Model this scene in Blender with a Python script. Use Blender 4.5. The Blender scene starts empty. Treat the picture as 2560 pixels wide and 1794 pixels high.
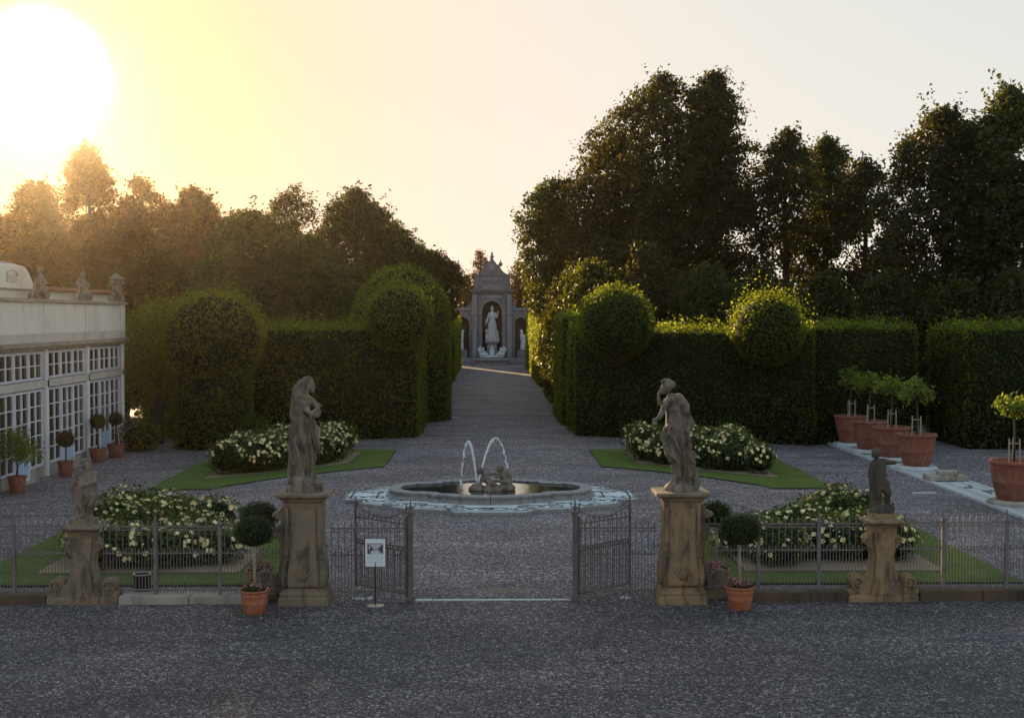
import bpy, bmesh, math, random
import numpy as np
from mathutils import Vector, Matrix
R_ = math.radians
rng = np.random.default_rng(7)
random.seed(7)
sc = bpy.context.scene
col = sc.collection

# ------------------------------------------------------------------ camera
cam_d = bpy.data.cameras.new('camera'); cam = bpy.data.objects.new('camera', cam_d); col.objects.link(cam)
cam_d.sensor_width = 36.0; cam_d.lens = 45.0; cam_d.clip_end = 3000; cam_d.clip_start = .1
cam.location = (0, 0, 6.3)
cam.rotation_euler = (R_(90 - 1.91), 0, R_(-0.86))
sc.camera = cam
# ------------------------------------------------------------------ sky, sun
AZ, EL = R_(-19.3), R_(9.9)                  # azimuth measured from +Y towards +X
SUN = Vector((math.sin(AZ)*math.cos(EL), math.cos(AZ)*math.cos(EL), math.sin(EL)))
w = bpy.data.worlds.new('World'); sc.world = w; w.use_nodes = True
nt = w.node_tree; N = nt.nodes; L = nt.links
for n in list(N): N.remove(n)
out = N.new('ShaderNodeOutputWorld'); bg = N.new('ShaderNodeBackground')
sky = N.new('ShaderNodeTexSky'); sky.sky_type = 'NISHITA'; sky.sun_disc = False
sky.sun_elevation = EL; sky.sun_rotation = AZ; sky.altitude = 100
sky.air_density = 1.0; sky.dust_density = 1.0; sky.ozone_density = 1.6
SKY_STRENGTH = 0.095
bg.inputs['Strength'].default_value = SKY_STRENGTH
tc = N.new('ShaderNodeTexCoord'); dot = N.new('ShaderNodeVectorMath'); dot.operation = 'DOT_PRODUCT'
nrm = N.new('ShaderNodeVectorMath'); nrm.operation = 'NORMALIZE'
L.new(tc.outputs['Generated'], nrm.inputs[0]); L.new(nrm.outputs[0], dot.inputs[0]); dot.inputs[1].default_value = SUN
ac = N.new('ShaderNodeMath'); ac.operation = 'ARCCOSINE'; L.new(dot.outputs['Value'], ac.inputs[0])
def glow(sig, colr, power):
    m1 = N.new('ShaderNodeMath'); m1.operation = 'DIVIDE'; L.new(ac.outputs[0], m1.inputs[0]); m1.inputs[1].default_value = R_(sig)
    m2 = N.new('ShaderNodeMath'); m2.operation = 'POWER'; L.new(m1.outputs[0], m2.inputs[0]); m2.inputs[1].default_value = power
    m3 = N.new('ShaderNodeMath'); m3.operation = 'MULTIPLY'; L.new(m2.outputs[0], m3.inputs[0]); m3.inputs[1].default_value = -1
    m4 = N.new('ShaderNodeMath'); m4.operation = 'EXPONENT'; L.new(m3.outputs[0], m4.inputs[0])
    mm = N.new('ShaderNodeVectorMath'); mm.operation = 'SCALE'; mm.inputs[0].default_value = colr; L.new(m4.outputs[0], mm.inputs['Scale'])
    return mm.outputs[0]
def vadd(a, b):
    m = N.new('ShaderNodeVectorMath'); m.operation = 'ADD'; L.new(a, m.inputs[0]); L.new(b, m.inputs[1]); return m.outputs[0]
# thin evening haze evens the sky out: S -> m*S/(S+k), the same everywhere
def vop(op, a, b):
    m = N.new('ShaderNodeVectorMath'); m.operation = op
    for k_, v_ in ((0, a), (1, b)):
        if isinstance(v_, bpy.types.NodeSocket): L.new(v_, m.inputs[k_])
        else: m.inputs[k_].default_value = v_
    return m.outputs[0]
S_ = vop('MULTIPLY', sky.outputs[0], (SKY_STRENGTH,)*3)
C_ = vop('MULTIPLY', vop('DIVIDE', S_, vop('ADD', S_, (.12, .09, .078))), (.52, .465, .425))
g1 = glow(13, (1, 1, 1), 1.4); sx_ = N.new('ShaderNodeSeparateXYZ'); L.new(g1, sx_.inputs[0])
mxc = N.new('ShaderNodeMix'); mxc.data_type = 'RGBA'; L.new(sx_.outputs[0], mxc.inputs[0]); L.new(C_, mxc.inputs[6]); mxc.inputs[7].default_value = (.50, .34, .135, 1)
g = vop('MULTIPLY', mxc.outputs[2], (1/SKY_STRENGTH,)*3)
g = vadd(g, glow(2.45, (14, 12.5, 11), 6.0))                        # the blown-out sun
L.new(g, bg.inputs['Color']); L.new(bg.outputs[0], out.inputs['Surface'])
sd = bpy.data.lights.new('sun', 'SUN'); sd.energy = 5.0; sd.angle = R_(.53); sd.color = (1.0, .70, .36)
so = bpy.data.objects.new('sun', sd); col.objects.link(so); so.rotation_euler = SUN.to_track_quat('Z', 'Y').to_euler()
sc.view_settings.view_transform = 'Standard'; sc.view_settings.look = 'None'
sc.view_settings.exposure = 1.08; sc.view_settings.gamma = 1; sc.view_settings.use_curve_mapping = False
sc.cycles.use_denoising = True
sc.cycles.max_bounces = 6; sc.cycles.diffuse_bounces = 3; sc.cycles.transmission_bounces = 4; sc.cycles.transparent_max_bounces = 6
sc.cycles.volume_bounces = 0; sc.cycles.caustics_reflective = False; sc.cycles.caustics_refractive = False

# ------------------------------------------------------------------ helpers
FD, UX, VY, H = 2870.0, 1105.0, 708.5, 6.3
def G(dx, dy, z=0.0):            # a measured point of the survey photograph -> point on the plane z
    D = FD*(H - z)/(dy - VY); return Vector(((dx - UX)*D/FD, D, z))
def tag(o, label=None, cat=None, group=None, kind=None):
    if label: o['label'] = label
    if cat: o['category'] = cat
    if group: o['group'] = group
    if kind: o['kind'] = kind
    return o
def thing(name, label, cat, loc=(0, 0, 0), rz=0, group=None):
    o = bpy.data.objects.new(name, None); col.objects.link(o); o.location = loc; o.rotation_euler = (0, 0, rz)
    o.empty_display_size = .1
    return tag(o, label, cat, group)
def link(name, me, parent=None, loc=None):
    o = bpy.data.objects.new(name, me); col.objects.link(o)
    if parent: o.parent = parent
    if loc is not None: o.location = loc
    return o
def copy_tree(o, parent=None):
    c = o.copy(); col.objects.link(c); c.parent = parent
    for ch in o.children: copy_tree(ch, c)
    return c

class MB:
    def __init__(s): s.v = []; s.f = []; s.m = []; s.cur = 0
    def add(s, vs, fs):
        b = len(s.v); s.v += [tuple(p) for p in vs]
        for f in fs: s.f.append(tuple(i + b for i in f)); s.m.append(s.cur)
        return s
    def box(s, x0, x1, y0, y1, z0, z1, M=None):
        vs = [Vector(p) for p in ((x0,y0,z0),(x1,y0,z0),(x1,y1,z0),(x0,y1,z0),(x0,y0,z1),(x1,y0,z1),(x1,y1,z1),(x0,y1,z1))]
        if M: vs = [M @ p for p in vs]
        return s.add(vs, [(0,3,2,1),(4,5,6,7),(0,1,5,4),(1,2,6,5),(2,3,7,6),(3,0,4,7)])
    def bbox(s, x0, x1, y0, y1, z0, z1, b=.01, M=None):      # box with chamfered edges
        vs = []; fs = []
        bm = bmesh.new(); bmesh.ops.create_cube(bm, size=1)
        bmesh.ops.scale(bm, vec=(x1-x0, y1-y0, z1-z0), verts=bm.verts)
        bmesh.ops.translate(bm, vec=((x0+x1)/2, (y0+y1)/2, (z0+z1)/2), verts=bm.verts)
        bmesh.ops.bevel(bm, geom=bm.edges[:], offset=b, segments=1, affect='EDGES')
        for v in bm.verts: vs.append(M @ v.co if M else v.co.copy())
        bm.verts.index_update()
        for f in bm.faces: fs.append([v.index for v in f.verts])
        bm.free(); return s.add(vs, fs)
    def tube(s, pts, rs, n=6, cap=True):
        pts = [Vector(p) for p in pts]
        if not hasattr(rs, '__len__'): rs = [rs]*len(pts)
        vs = []; fs = []; prev = None
        for i, p in enumerate(pts):
            t = (pts[min(i+1, len(pts)-1)] - pts[max(i-1, 0)])
            if t.length < 1e-9: t = Vector((0, 0, 1))
            t.normalize()
            a = prev if prev is not None else (Vector((1, 0, 0)) if abs(t.x) < .9 else Vector((0, 1, 0)))
            a = (a - t*a.dot(t)).normalized(); prev = a; b = t.cross(a)
            for k in range(n):
                an = 2*math.pi*k/n; vs.append(p + (a*math.cos(an) + b*math.sin(an))*rs[i])
        for i in range(len(pts)-1):
            for k in range(n):
                k2 = (k+1) % n; fs.append((i*n+k, i*n+k2, (i+1)*n+k2, (i+1)*n+k))
        if cap:
            fs.append(tuple(range(n))[::-1]); fs.append(tuple((len(pts)-1)*n+k for k in range(n)))
        return s.add(vs, fs)
    def lathe(s, prof, n=24, c=(0, 0, 0), cap=True, sx=1, sy=1):
        vs = []; fs = []
        for r, z in prof:
            for k in range(n):
                a = 2*math.pi*k/n; vs.append((c[0]+r*math.cos(a)*sx, c[1]+r*math.sin(a)*sy, c[2]+z))
        for i in range(len(prof)-1):
            for k in range(n):
                k2 = (k+1) % n; fs.append((i*n+k, i*n+k2, (i+1)*n+k2, (i+1)*n+k))
        if cap:
            fs.append(tuple(range(n))[::-1]); fs.append(tuple((len(prof)-1)*n+k for k in range(n)))
        return s.add(vs, fs)
    def prism(s, outl, a0, a1, axis='y'):   # outline (u,w) extruded along axis
        n = len(outl)
        def P(u, w_, t): return (u, t, w_) if axis == 'y' else ((t, u, w_) if axis == 'x' else (u, w_, t))
        vs = [P(u, w_, a0) for u, w_ in outl] + [P(u, w_, a1) for u, w_ in outl]
        fs = [tuple(range(n))[::-1], tuple(range(n, 2*n))] + [(i, (i+1) % n, n+(i+1) % n, n+i) for i in range(n)]
        return s.add(vs, fs)
    def loft(s, rings):      # rings of equal point counts
        n = len(rings[0]); vs = [p for r in rings for p in r]; fs = []
        for i in range(len(rings)-1):
            for k in range(n):
                k2 = (k+1) % n; fs.append((i*n+k, i*n+k2, (i+1)*n+k2, (i+1)*n+k))
        fs.append(tuple(range(n))[::-1]); fs.append(tuple((len(rings)-1)*n+k for k in range(n)))
        return s.add(vs, fs)
    def sphere(s, c, r, n=10, m=6, ry=None, rz=None):
        ry = ry or r; rz = rz or r
        return s.add([(c[0]+r*math.sin(math.pi*(i)/m)*math.cos(2*math.pi*k/n), c[1]+ry*math.sin(math.pi*i/m)*math.sin(2*math.pi*k/n), c[2]-rz*math.cos(math.pi*i/m))
                      for i in range(m+1) for k in range(n)],
                     [(i*n+k, i*n+(k+1) % n, (i+1)*n+(k+1) % n, (i+1)*n+k) for i in range(m) for k in range(n)])
    def mesh(s, name, mats, smooth=False, fix=True, bevel=0):
        me = bpy.data.meshes.new(name); me.from_pydata(s.v, [], s.f)
        for m in (mats if isinstance(mats, (list, tuple)) else [mats]): me.materials.append(m)
        if max(s.m or [0]) > 0: me.polygons.foreach_set('material_index', s.m)
        if fix:
            bm = bmesh.new(); bm.from_mesh(me)
            bmesh.ops.remove_doubles(bm, verts=bm.verts, dist=1e-5)
            if bevel: bmesh.ops.bevel(bm, geom=[e for e in bm.edges if len(e.link_faces) == 2 and e.calc_face_angle(0) > .5], offset=bevel, segments=1, affect='EDGES')
            bmesh.ops.recalc_face_normals(bm, faces=bm.faces); bm.to_mesh(me); bm.free()
        if smooth:
            me.polygons.foreach_set('use_smooth', [True]*len(me.polygons))
            if smooth is not True: me.set_sharp_from_angle(angle=R_(smooth))
        return me
    def build(s, name, mats, parent=None, loc=None, smooth=False, **k):
        return link(name, s.mesh(name, mats, smooth, **k), parent, loc)

# ------------------------------------------------------------------ materials
class NB:
    def __init__(s, name):
        s.mat = bpy.data.materials.new(name); s.mat.use_nodes = True; s.t = s.mat.node_tree
        s.t.nodes.clear(); s.out = s.n('ShaderNodeOutputMaterial')
    def n(s, typ, **k):
        o = s.t.nodes.new(typ)
        for a, b in k.items(): setattr(o, a, b)
        return o
    def l(s, a, b): s.t.links.new(a, b)
    def coord(s, kind='Object'):
        return s.n('ShaderNodeTexCoord').outputs[kind]
    def noise(s, co, scale, detail=5, rough=.6, out='Fac', dist=0, vscale=None):
        if vscale:
            mp = s.n('ShaderNodeMapping'); mp.inputs['Scale'].default_value = vscale; s.l(co, mp.inputs['Vector']); co = mp.outputs[0]
        o = s.n('ShaderNodeTexNoise'); o.inputs['Scale'].default_value = scale; o.inputs['Detail'].default_value = detail
        o.inputs['Roughness'].default_value = rough; o.inputs['Distortion'].default_value = dist; s.l(co, o.inputs['Vector']); return o.outputs[out]
    def ramp(s, fac, stops):
        o = s.n('ShaderNodeValToRGB'); e = o.color_ramp.elements
        while len(e) < len(stops): e.new(.5)
        for q, (p, c) in zip(e, stops):
            q.position = p; q.color = (c, c, c, 1) if not hasattr(c, '__len__') else (*c, 1)
        s.l(fac, o.inputs[0]); return o.outputs[0]
    def mix(s, fac, a, b, typ='MIX'):
        o = s.n('ShaderNodeMix', data_type='RGBA', blend_type=typ)
        for k, q in ((0, fac), (6, a), (7, b)):
            if isinstance(q, bpy.types.NodeSocket): s.l(q, o.inputs[k])
            elif k == 0: o.inputs[0].default_value = q
            else: o.inputs[k].default_value = (*q, 1)
        return o.outputs[2]
    def bump(s, h, strength=.4, dist=.02, prev=None):
        o = s.n('ShaderNodeBump'); o.inputs['Strength'].default_value = strength; o.inputs['Distance'].default_value = dist
        s.l(h, o.inputs['Height'])
        if prev is not None: s.l(prev, o.inputs['Normal'])
        return o.outputs[0]
    def bsdf(s, colr, rough=.8, normal=None, metal=0, spec=.5, **k):
        o = s.n('ShaderNodeBsdfPrincipled')
        if isinstance(colr, bpy.types.NodeSocket): s.l(colr, o.inputs['Base Color'])
        else: o.inputs['Base Color'].default_value = (*colr, 1)
        if isinstance(rough, bpy.types.NodeSocket): s.l(rough, o.inputs['Roughness'])
        else: o.inputs['Roughness'].default_value = rough
        o.inputs['Metallic'].default_value = metal; o.inputs['Specular IOR Level'].default_value = spec
        for a, b in k.items(): o.inputs[a].default_value = b
        if normal is not None: s.l(normal, o.inputs['Normal'])
        s.l(o.outputs[0], s.out.inputs['Surface']); return o
def m_stone(name, a, b, stain, scale=3, rough=.85, stain_amt=.6, bump=.5, streak=True, fine=60):
    q = NB(name); co = q.coord()
    c = q.mix(q.ramp(q.noise(co, scale, 6, .65), [(.35, 0), (.65, 1)]), a, b)
    c = q.mix(q.ramp(q.noise(co, fine, 3, .7), [(.3, 0), (.7, .5)]), c, tuple(x*.6 for x in a))
    f = q.ramp(q.noise(co, scale*1.7, 7, .7, dist=.6, vscale=(1, 1, .35) if streak else None), [(.48, 0), (.66, stain_amt)])
    c = q.mix(f, c, stain)
    h = q.noise(co, scale*9, 8, .7)
    q.bsdf(c, rough, q.bump(h, bump, .03)); return q.mat
M = {}
# gravel: three sizes of stones
def gravel():
    q = NB('gravel'); co = q.coord()
    def vor(sc_, rnd=1.0):
        v = q.n('ShaderNodeTexVoronoi'); v.inputs['Scale'].default_value = sc_; v.inputs['Randomness'].default_value = rnd; q.l(co, v.inputs['Vector']); return v
    v1 = vor(22); v2 = vor(46); v3 = vor(9)
    sep = q.n('ShaderNodeSeparateColor'); q.l(v1.outputs['Color'], sep.inputs[0])
    sep2 = q.n('ShaderNodeSeparateColor'); q.l(v2.outputs['Color'], sep2.inputs[0])
    c1 = q.ramp(sep.outputs[0], [(0, (.008, .008, .011)), (.4, (.04, .036, .045)), (.75, (.13, .118, .135)), (.9, (.32, .29, .29)), (1, (.85, .80, .74))])
    c2 = q.ramp(sep2.outputs[1], [(0, (.012, .011, .016)), (.55, (.06, .054, .066)), (.88, (.2, .18, .195)), (1, (.75, .7, .66))])
    c = q.mix(.5, c1, c2)
    tint = q.ramp(q.noise(co, .16, 4, .6), [(.3, (1.22, .96, .95)), (.5, (1.12, .97, .98)), (.7, (1.02, .95, 1.04))])
    c = q.mix(1, c, tint, 'MULTIPLY')
    wear = q.ramp(q.noise(co, .35, 6, .65, vscale=(.6, 1, 1)), [(.35, .8), (.5, 1.0), (.68, 1.3)])
    c = q.mix(1, c, wear, 'MULTIPLY')
    trk = q.ramp(q.noise(co, 1.1, 4, .55, dist=1.2, vscale=(.28, 1, 1)), [(.36, .85), (.5, 1.0), (.64, 1.2)])
    c = q.mix(1, c, trk, 'MULTIPLY')
    # pale trodden patch and a browner worn patch by the gate
    sx = q.n('ShaderNodeSeparateXYZ'); q.l(co, sx.inputs[0])
    def band(sock, c0, wd):
        a = q.n('ShaderNodeMath', operation='SUBTRACT'); q.l(sock, a.inputs[0]); a.inputs[1].default_value = c0
        b = q.n('ShaderNodeMath', operation='DIVIDE'); q.l(a.outputs[0], b.inputs[0]); b.inputs[1].default_value = wd
        d = q.n('ShaderNodeMath', operation='POWER'); q.l(b.outputs[0], d.inputs[0]); d.inputs[1].default_value = 2
        return d.outputs[0]
    ad = q.n('ShaderNodeMath', operation='ADD'); q.l(band(sx.outputs[0], .2, 1.3), ad.inputs[0]); q.l(band(sx.outputs[1], 29.3, .5), ad.inputs[1])
    nn = q.n('ShaderNodeMath', operation='ADD'); q.l(ad.outputs[0], nn.inputs[0]); q.l(q.noise(co, 3, 5, .7), nn.inputs[1])
    c = q.mix(q.ramp(nn.outputs[0], [(.5, .75), (1.1, 0)]), c, (.2, .14, .09))
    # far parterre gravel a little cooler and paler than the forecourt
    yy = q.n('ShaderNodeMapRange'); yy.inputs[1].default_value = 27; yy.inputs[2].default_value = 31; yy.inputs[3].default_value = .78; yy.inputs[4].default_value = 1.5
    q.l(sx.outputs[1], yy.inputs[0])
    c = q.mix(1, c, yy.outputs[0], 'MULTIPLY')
    nb = q.bump(v1.outputs['Distance'], .9, .035); nb = q.bump(v2.outputs['Distance'], .8, .02, nb); nb = q.bump(q.noise(co, 3, 6, .6), .5, .05, nb)
    q.bsdf(c, .7, nb, spec=.35); return q.mat
M['gravel'] = gravel()
def leafmat(name, a, b, trans=.45, tint=(1.0, 1.0, .35), rough=.55, tk=2.6):
    q = NB(name)
    geo = q.n('ShaderNodeNewGeometry')
    c = q.ramp(geo.outputs['Random Per Island'], [(0, a), (.6, tuple((x+y)/2 for x, y in zip(a, b))), (1, b)])
    pn = q.noise(q.coord(), .7, 3, .6)
    c = q.mix(q.ramp(q.noise(q.coord(), .55, 5, .7), [(.52, 0), (.72, .55)]), c, tuple((x*.55+y*.45)*k for x, y, k in zip(a, b, (1.5, .95, .9))))
    c = q.mix(1, c, q.ramp(pn, [(.3, .7), (.7, 1.3)]), 'MULTIPLY')
    d = q.n('ShaderNodeBsdfPrincipled'); q.l(c, d.inputs['Base Color']); d.inputs['Roughness'].default_value = rough; d.inputs['Specular IOR Level'].default_value = .35
    t = q.n('ShaderNodeBsdfTranslucent'); tcx = q.mix(1, c, tint, 'MULTIPLY'); tcx = q.mix(1, tcx, (tk, tk, tk), 'MULTIPLY'); q.l(tcx, t.inputs[0])
    mx = q.n('ShaderNodeMixShader'); mx.inputs[0].default_value = trans
    q.l(d.outputs[0], mx.inputs[1]); q.l(t.outputs[0], mx.inputs[2]); q.l(mx.outputs[0], q.out.inputs['Surface']); return q.mat
M['yew'] = leafmat('yew_leaves', (.014, .024, .006), (.055, .082, .016), .5, (1.5, 1.12, .15), tk=6.0)
M['oak'] = leafmat('oak_leaves', (.011, .014, .006), (.046, .051, .015), .38, (1.3, 1.0, .2), tk=3.6)
M['elm'] = leafmat('elm_leaves', (.012, .019, .006), (.052, .068, .017), .4, (1.3, 1.05, .2), tk=3.4)
M['warm'] = leafmat('sunglow_leaves', (.03, .026, .009), (.10, .072, .02), .45, (1.3, .75, .2))  # orange glow of the low sun put into the leaf colour
M['box'] = leafmat('box_leaves', (.022, .035, .009), (.06, .085, .02), .25)
M['rose'] = leafmat('rose_leaves', (.03, .045, .012), (.09, .12, .035), .35)
M['citrus'] = leafmat('citrus_leaves', (.07, .10, .02), (.19, .22, .05), .4, (1, .95, .25))
M['grassb'] = leafmat('grass_blades', (.09, .14, .026), (.20, .25, .06), .3, (1, 1, .3))
def plain(name, c, rough=.6, metal=0, nz=.15, scale=20, spec=.5, bump=.1):
    q = NB(name); co = q.coord()
    cc = q.mix(q.ramp(q.noise(co, scale, 5, .65), [(.3, 0), (.7, 1)]), tuple(x*(1-nz) for x in c), tuple(min(1, x*(1+nz)) for x in c))
    q.bsdf(cc, rough, q.bump(q.noise(co, scale*4, 4, .6), bump, .01), metal, spec); return q.mat
M['core'] = plain('inner_foliage', (.012, .015, .006), .95, bump=1, nz=.5, scale=6, spec=.1)
M['bark'] = plain('bark', (.05, .038, .028), .9, nz=.5, scale=9, bump=.8)
M['turf'] = (lambda q: (q.bsdf(q.mix(q.ramp(q.noise(q.coord(), 60, 4, .7), [(.3, 0), (.7, 1)]), q.mix(q.ramp(q.noise(q.coord(), 1.2, 3), [(.35, 0), (.65, 1)]), (.075, .115, .024), (.11, .15, .033)), (.15, .185, .05)), .9, q.bump(q.noise(q.coord(), 90, 4, .8), .9, .03), spec=.15), q.mat)[1])(NB('turf'))
M['sand'] = m_stone('bed_sand', (.40, .27, .17), (.30, .20, .13), (.15, .11, .08), 2.0, .95, .4, .9, False, 45)
M['edging'] = plain('edging_steel', (.02, .018, .016), .6)
M['sandstone'] = m_stone('ochre_sandstone', (.42, .26, .14), (.27, .18, .12), (.055, .042, .036), 2.2, .88, .9, 1.0)
M['sandstone_grey'] = m_stone('greyed_sandstone', (.25, .195, .155), (.35, .235, .14), (.05, .042, .04), 2.4, .88, .92, 1.0)
M['statue'] = m_stone('weathered_statue_stone', (.38, .285, .22), (.13, .105, .09), (.03, .026, .026), 3.4, .85, .95, 1.0)
M['statue_dark'] = m_stone('dark_statue_stone', (.13, .095, .07), (.075, .06, .048), (.02, .018, .018), 3, .85, .9, .6)
M['wallstone'] = m_stone('pale_plinth_stone', (.48, .40, .34), (.36, .30, .26), (.12, .10, .09), 1.2, .9, .6, .6)
M['wallbrown'] = m_stone('brown_plinth_stone', (.15, .09, .055), (.10, .065, .045), (.03, .025, .02), 1.5, .9, .8, .7)
M['marble'] = m_stone('white_marble', (.66, .66, .68), (.52, .53, .57), (.25, .25, .27), 2, .55, .45, .25, False)
M['marbledark'] = m_stone('blue_grey_marble', (.07, .08, .11), (.10, .11, .14), (.04, .04, .05), 3, .5, .4, .25, False)
M['basin'] = m_stone('basin_stone', (.40, .36, .36), (.30, .265, .265), (.12, .105, .10), 2.5, .7, .7, .5)
M['mosaic'] = m_stone('white_pebble_mosaic', (.88, .90, .95), (.76, .79, .86), (.45, .48, .56), 5, .6, .3, .9, False, 30)
M['mosaicdark'] = m_stone('dark_pebble_mosaic', (.03, .038, .065), (.05, .062, .095), (.03, .03, .05), 5, .6, .3, .9, False, 30)
M['terracotta'] = m_stone('terracotta', (.50, .16, .07), (.40, .12, .055), (.56, .36, .28), 5, .75, .35, .4)
M['terracotta_old'] = m_stone('aged_terracotta', (.30, .085, .05), (.20, .06, .04), (.36, .22, .17), 2.2, .75, .5, .4)
M['soil'] = plain('soil', (.03, .022, .016), .95, nz=.5, bump=1)
M['iron'] = m_stone('grey_brown_iron', (.24, .195, .20), (.17, .135, .14), (.08, .05, .045), 6, .6, .6, .3)
M['rust'] = m_stone('rusty_iron', (.19, .145, .145), (.14, .105, .105), (.07, .045, .04), 6, .7, .6, .3)
M['nymph'] = m_stone('grey_granite', (.20, .19, .22), (.15, .14, .165), (.07, .065, .08), .5, .85, .6, .5)
M['nymphpale'] = m_stone('pale_stone', (.27, .265, .29), (.21, .205, .235), (.1, .1, .11), .8, .85, .5, .4)
M['nichewall'] = m_stone('niche_brown_stone', (.10, .07, .06), (.07, .055, .05), (.04, .03, .03), .6, .9, .6, .5)
M['whitemarble'] = m_stone('statue_marble', (.62, .62, .66), (.48, .48, .53), (.22, .22, .25), 1.2, .6, .5, .4)
M['stucco'] = m_stone('cream_stucco', (.88, .84, .77), (.82, .77, .69), (.5, .44, .38), .6, .9, .45, .12)
M['stuccopink'] = m_stone('pinkish_stucco', (.70, .61, .58), (.60, .52, .50), (.34, .28, .26), .8, .9, .5, .15)
M['coping'] = m_stone('coping_stone', (.42, .36, .30), (.32, .27, .23), (.12, .1, .09), 1.5, .85, .6, .4)
M['frame'] = plain('painted_window_wood', (.72, .71, .80), .55, nz=.12, scale=3)
M['whitepaint'] = plain('white_paint', (.74, .72, .74), .5, nz=.08, scale=4)
M['doorblue'] = plain('pale_blue_door_paint', (.45, .55, .75), .5, nz=.06, scale=3)
M['tile'] = m_stone('clay_roof_tile', (.34, .14, .08), (.26, .12, .075), (.1, .06, .05), 4, .85, .5, .4)
M['black'] = plain('black_metal', (.012, .012, .014), .4)
M['steel'] = plain('brushed_steel', (.55, .55, .56), .3, 1, nz=.1)
M['paper'] = plain('white_paper', (.82, .83, .88), .5, nz=.01, bump=0)
M['bin'] = plain('dark_bin_metal', (.02, .015, .018), .35, nz=.3)
M['wood'] = plain('weathered_wood_stake', (.36, .29, .22), .8, nz=.2, bump=.4)
M['petal'] = (lambda q: (q.bsdf(q.ramp(q.n('ShaderNodeObjectInfo').outputs['Random'], [(0, (.86, .74, .34)), (.5, (.90, .82, .50)), (.8, (.88, .70, .30)), (1, (.85, .54, .34))]), .6, None, spec=.2, **{'Subsurface Weight': 0.0}), q.mat)[1])(NB('cream_petals'))
M['petals'] = (lambda q: (q.bsdf(q.ramp(q.n('ShaderNodeNewGeometry').outputs['Random Per Island'], [(0, (.84, .70, .32)), (.5, (.90, .80, .46)), (.8, (.88, .68, .30)), (1, (.82, .52, .38))]), .6, None, spec=.2), q.mat)[1])(NB('cream_petals_mass'))
M['pink'] = (lambda q: (q.bsdf(q.ramp(q.n('ShaderNodeNewGeometry').outputs['Random Per Island'], [(0, (.5, .10, .16)), (.5, (.62, .18, .3)), (1, (.75, .42, .5))]), .6, None, spec=.2), q.mat)[1])(NB('pink_petals'))
q = NB('window_glass'); q.bsdf(q.mix(q.ramp(q.noise(q.coord(), .8, 3), [(.4, 0), (.65, 1)]), (.035, .028, .022), (.09, .075, .06)), .12, q.bump(q.noise(q.coord(), 1.5, 2), .08, .05), spec=.6); M['glass'] = q.mat
q = NB('basin_water'); q.bsdf((.03, .035, .04), .035, q.bump(q.noise(q.coord(), 5, 3, .6), .12, .03), spec=.8); M['water'] = q.mat
q = NB('falling_water'); q.bsdf((.93, .95, 1.0), .3, None, spec=.9, **{'Transmission Weight': .08}); M['jet'] = q.mat

# ------------------------------------------------------------------ leaf clouds
def unit(v): return v/np.maximum(np.linalg.norm(v, axis=1, keepdims=True), 1e-9)
def leaves(P, Nn, size, align=.5, var=.35, aspect=.55):
    n = len(P); ax = unit(rng.normal(size=(n, 3)) + Nn*align*2)
    t1 = unit(np.cross(ax, rng.normal(size=(n, 3)))); t2 = np.cross(ax, t1)
    s = (size*(1 + rng.uniform(-var, var, n)))[:, None] if np.isscalar(size) else size[:, None]*(1+rng.uniform(-var, var, (n, 1)))
    V = np.empty((n, 4, 3)); bend = ax*s*.12
    V[:, 0] = P - t1*s*.5; V[:, 1] = P + t2*s*.5*aspect + bend; V[:, 2] = P + t1*s*.5; V[:, 3] = P - t2*s*.5*aspect + bend
    return V.reshape(-1, 3)
def quads_mesh(name, V, mat, base=None):
    """V: (4n,3) quads; base: optional MB whose geometry (2nd material) is joined in front"""
    nv0 = len(base.v) if base else 0
    n = len(V)//4; me = bpy.data.meshes.new(name)
    bl = sum(len(f) for f in base.f) if base else 0; bf = len(base.f) if base else 0
    me.vertices.add(nv0 + len(V)); me.loops.add(bl + 4*n); me.polygons.add(bf + n)
    co = np.concatenate([np.array(base.v, dtype=float).reshape(-1, 3), V]) if base else V
    me.vertices.foreach_set('co', co.astype(np.float32).ravel())
    li = np.concatenate([np.array([i for f in base.f for i in f], dtype=int), np.arange(4*n)+nv0]) if base else np.arange(4*n)
    me.loops.foreach_set('vertex_index', li.astype(np.int32))
    tot = np.array([len(f) for f in base.f] if base else [], dtype=int)
    st = np.concatenate([np.concatenate([[0], np.cumsum(tot)[:-1]]) if bf else np.array([], dtype=int), bl + 4*np.arange(n)])
    me.polygons.foreach_set('loop_start', st.astype(np.int32))
    me.materials.append(mat)
    if base:
        for m in (base.mats if hasattr(base, 'mats') else [M['core']]): me.materials.append(m)
        mi = np.concatenate([1 + np.array(base.m, dtype=int), np.zeros(n, dtype=int)]); me.polygons.foreach_set('material_index', mi.astype(np.int32))
    me.update(calc_edges=True); me.validate(); return me
def tri_sample(tris, n):
    T = np.array(tris, dtype=float); a = T[:, 1]-T[:, 0]; b = T[:, 2]-T[:, 0]; cr = np.cross(a, b); ar = np.linalg.norm(cr, axis=1)/2
    k = rng.choice(len(T), n, p=ar/ar.sum()); u = rng.random((n, 1)); v = rng.random((n, 1)); fl = (u+v) > 1; u = np.where(fl, 1-u, u); v = np.where(fl, 1-v, v)
    return T[k, 0]+a[k]*u+b[k]*v, unit(cr)[k], ar.sum()
def lump(P, sc_, amp, seed=0):           # cheap smooth pseudo-noise
    r = np.random.default_rng(abs(int(seed))); o = np.zeros(len(P))
    for i in range(6):
        k = r.normal(size=3)*sc_*(1+i*.5); o += np.sin(P@k + r.uniform(0, 6.28))/(1+i*.4)
    return o*amp/2.5
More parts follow.
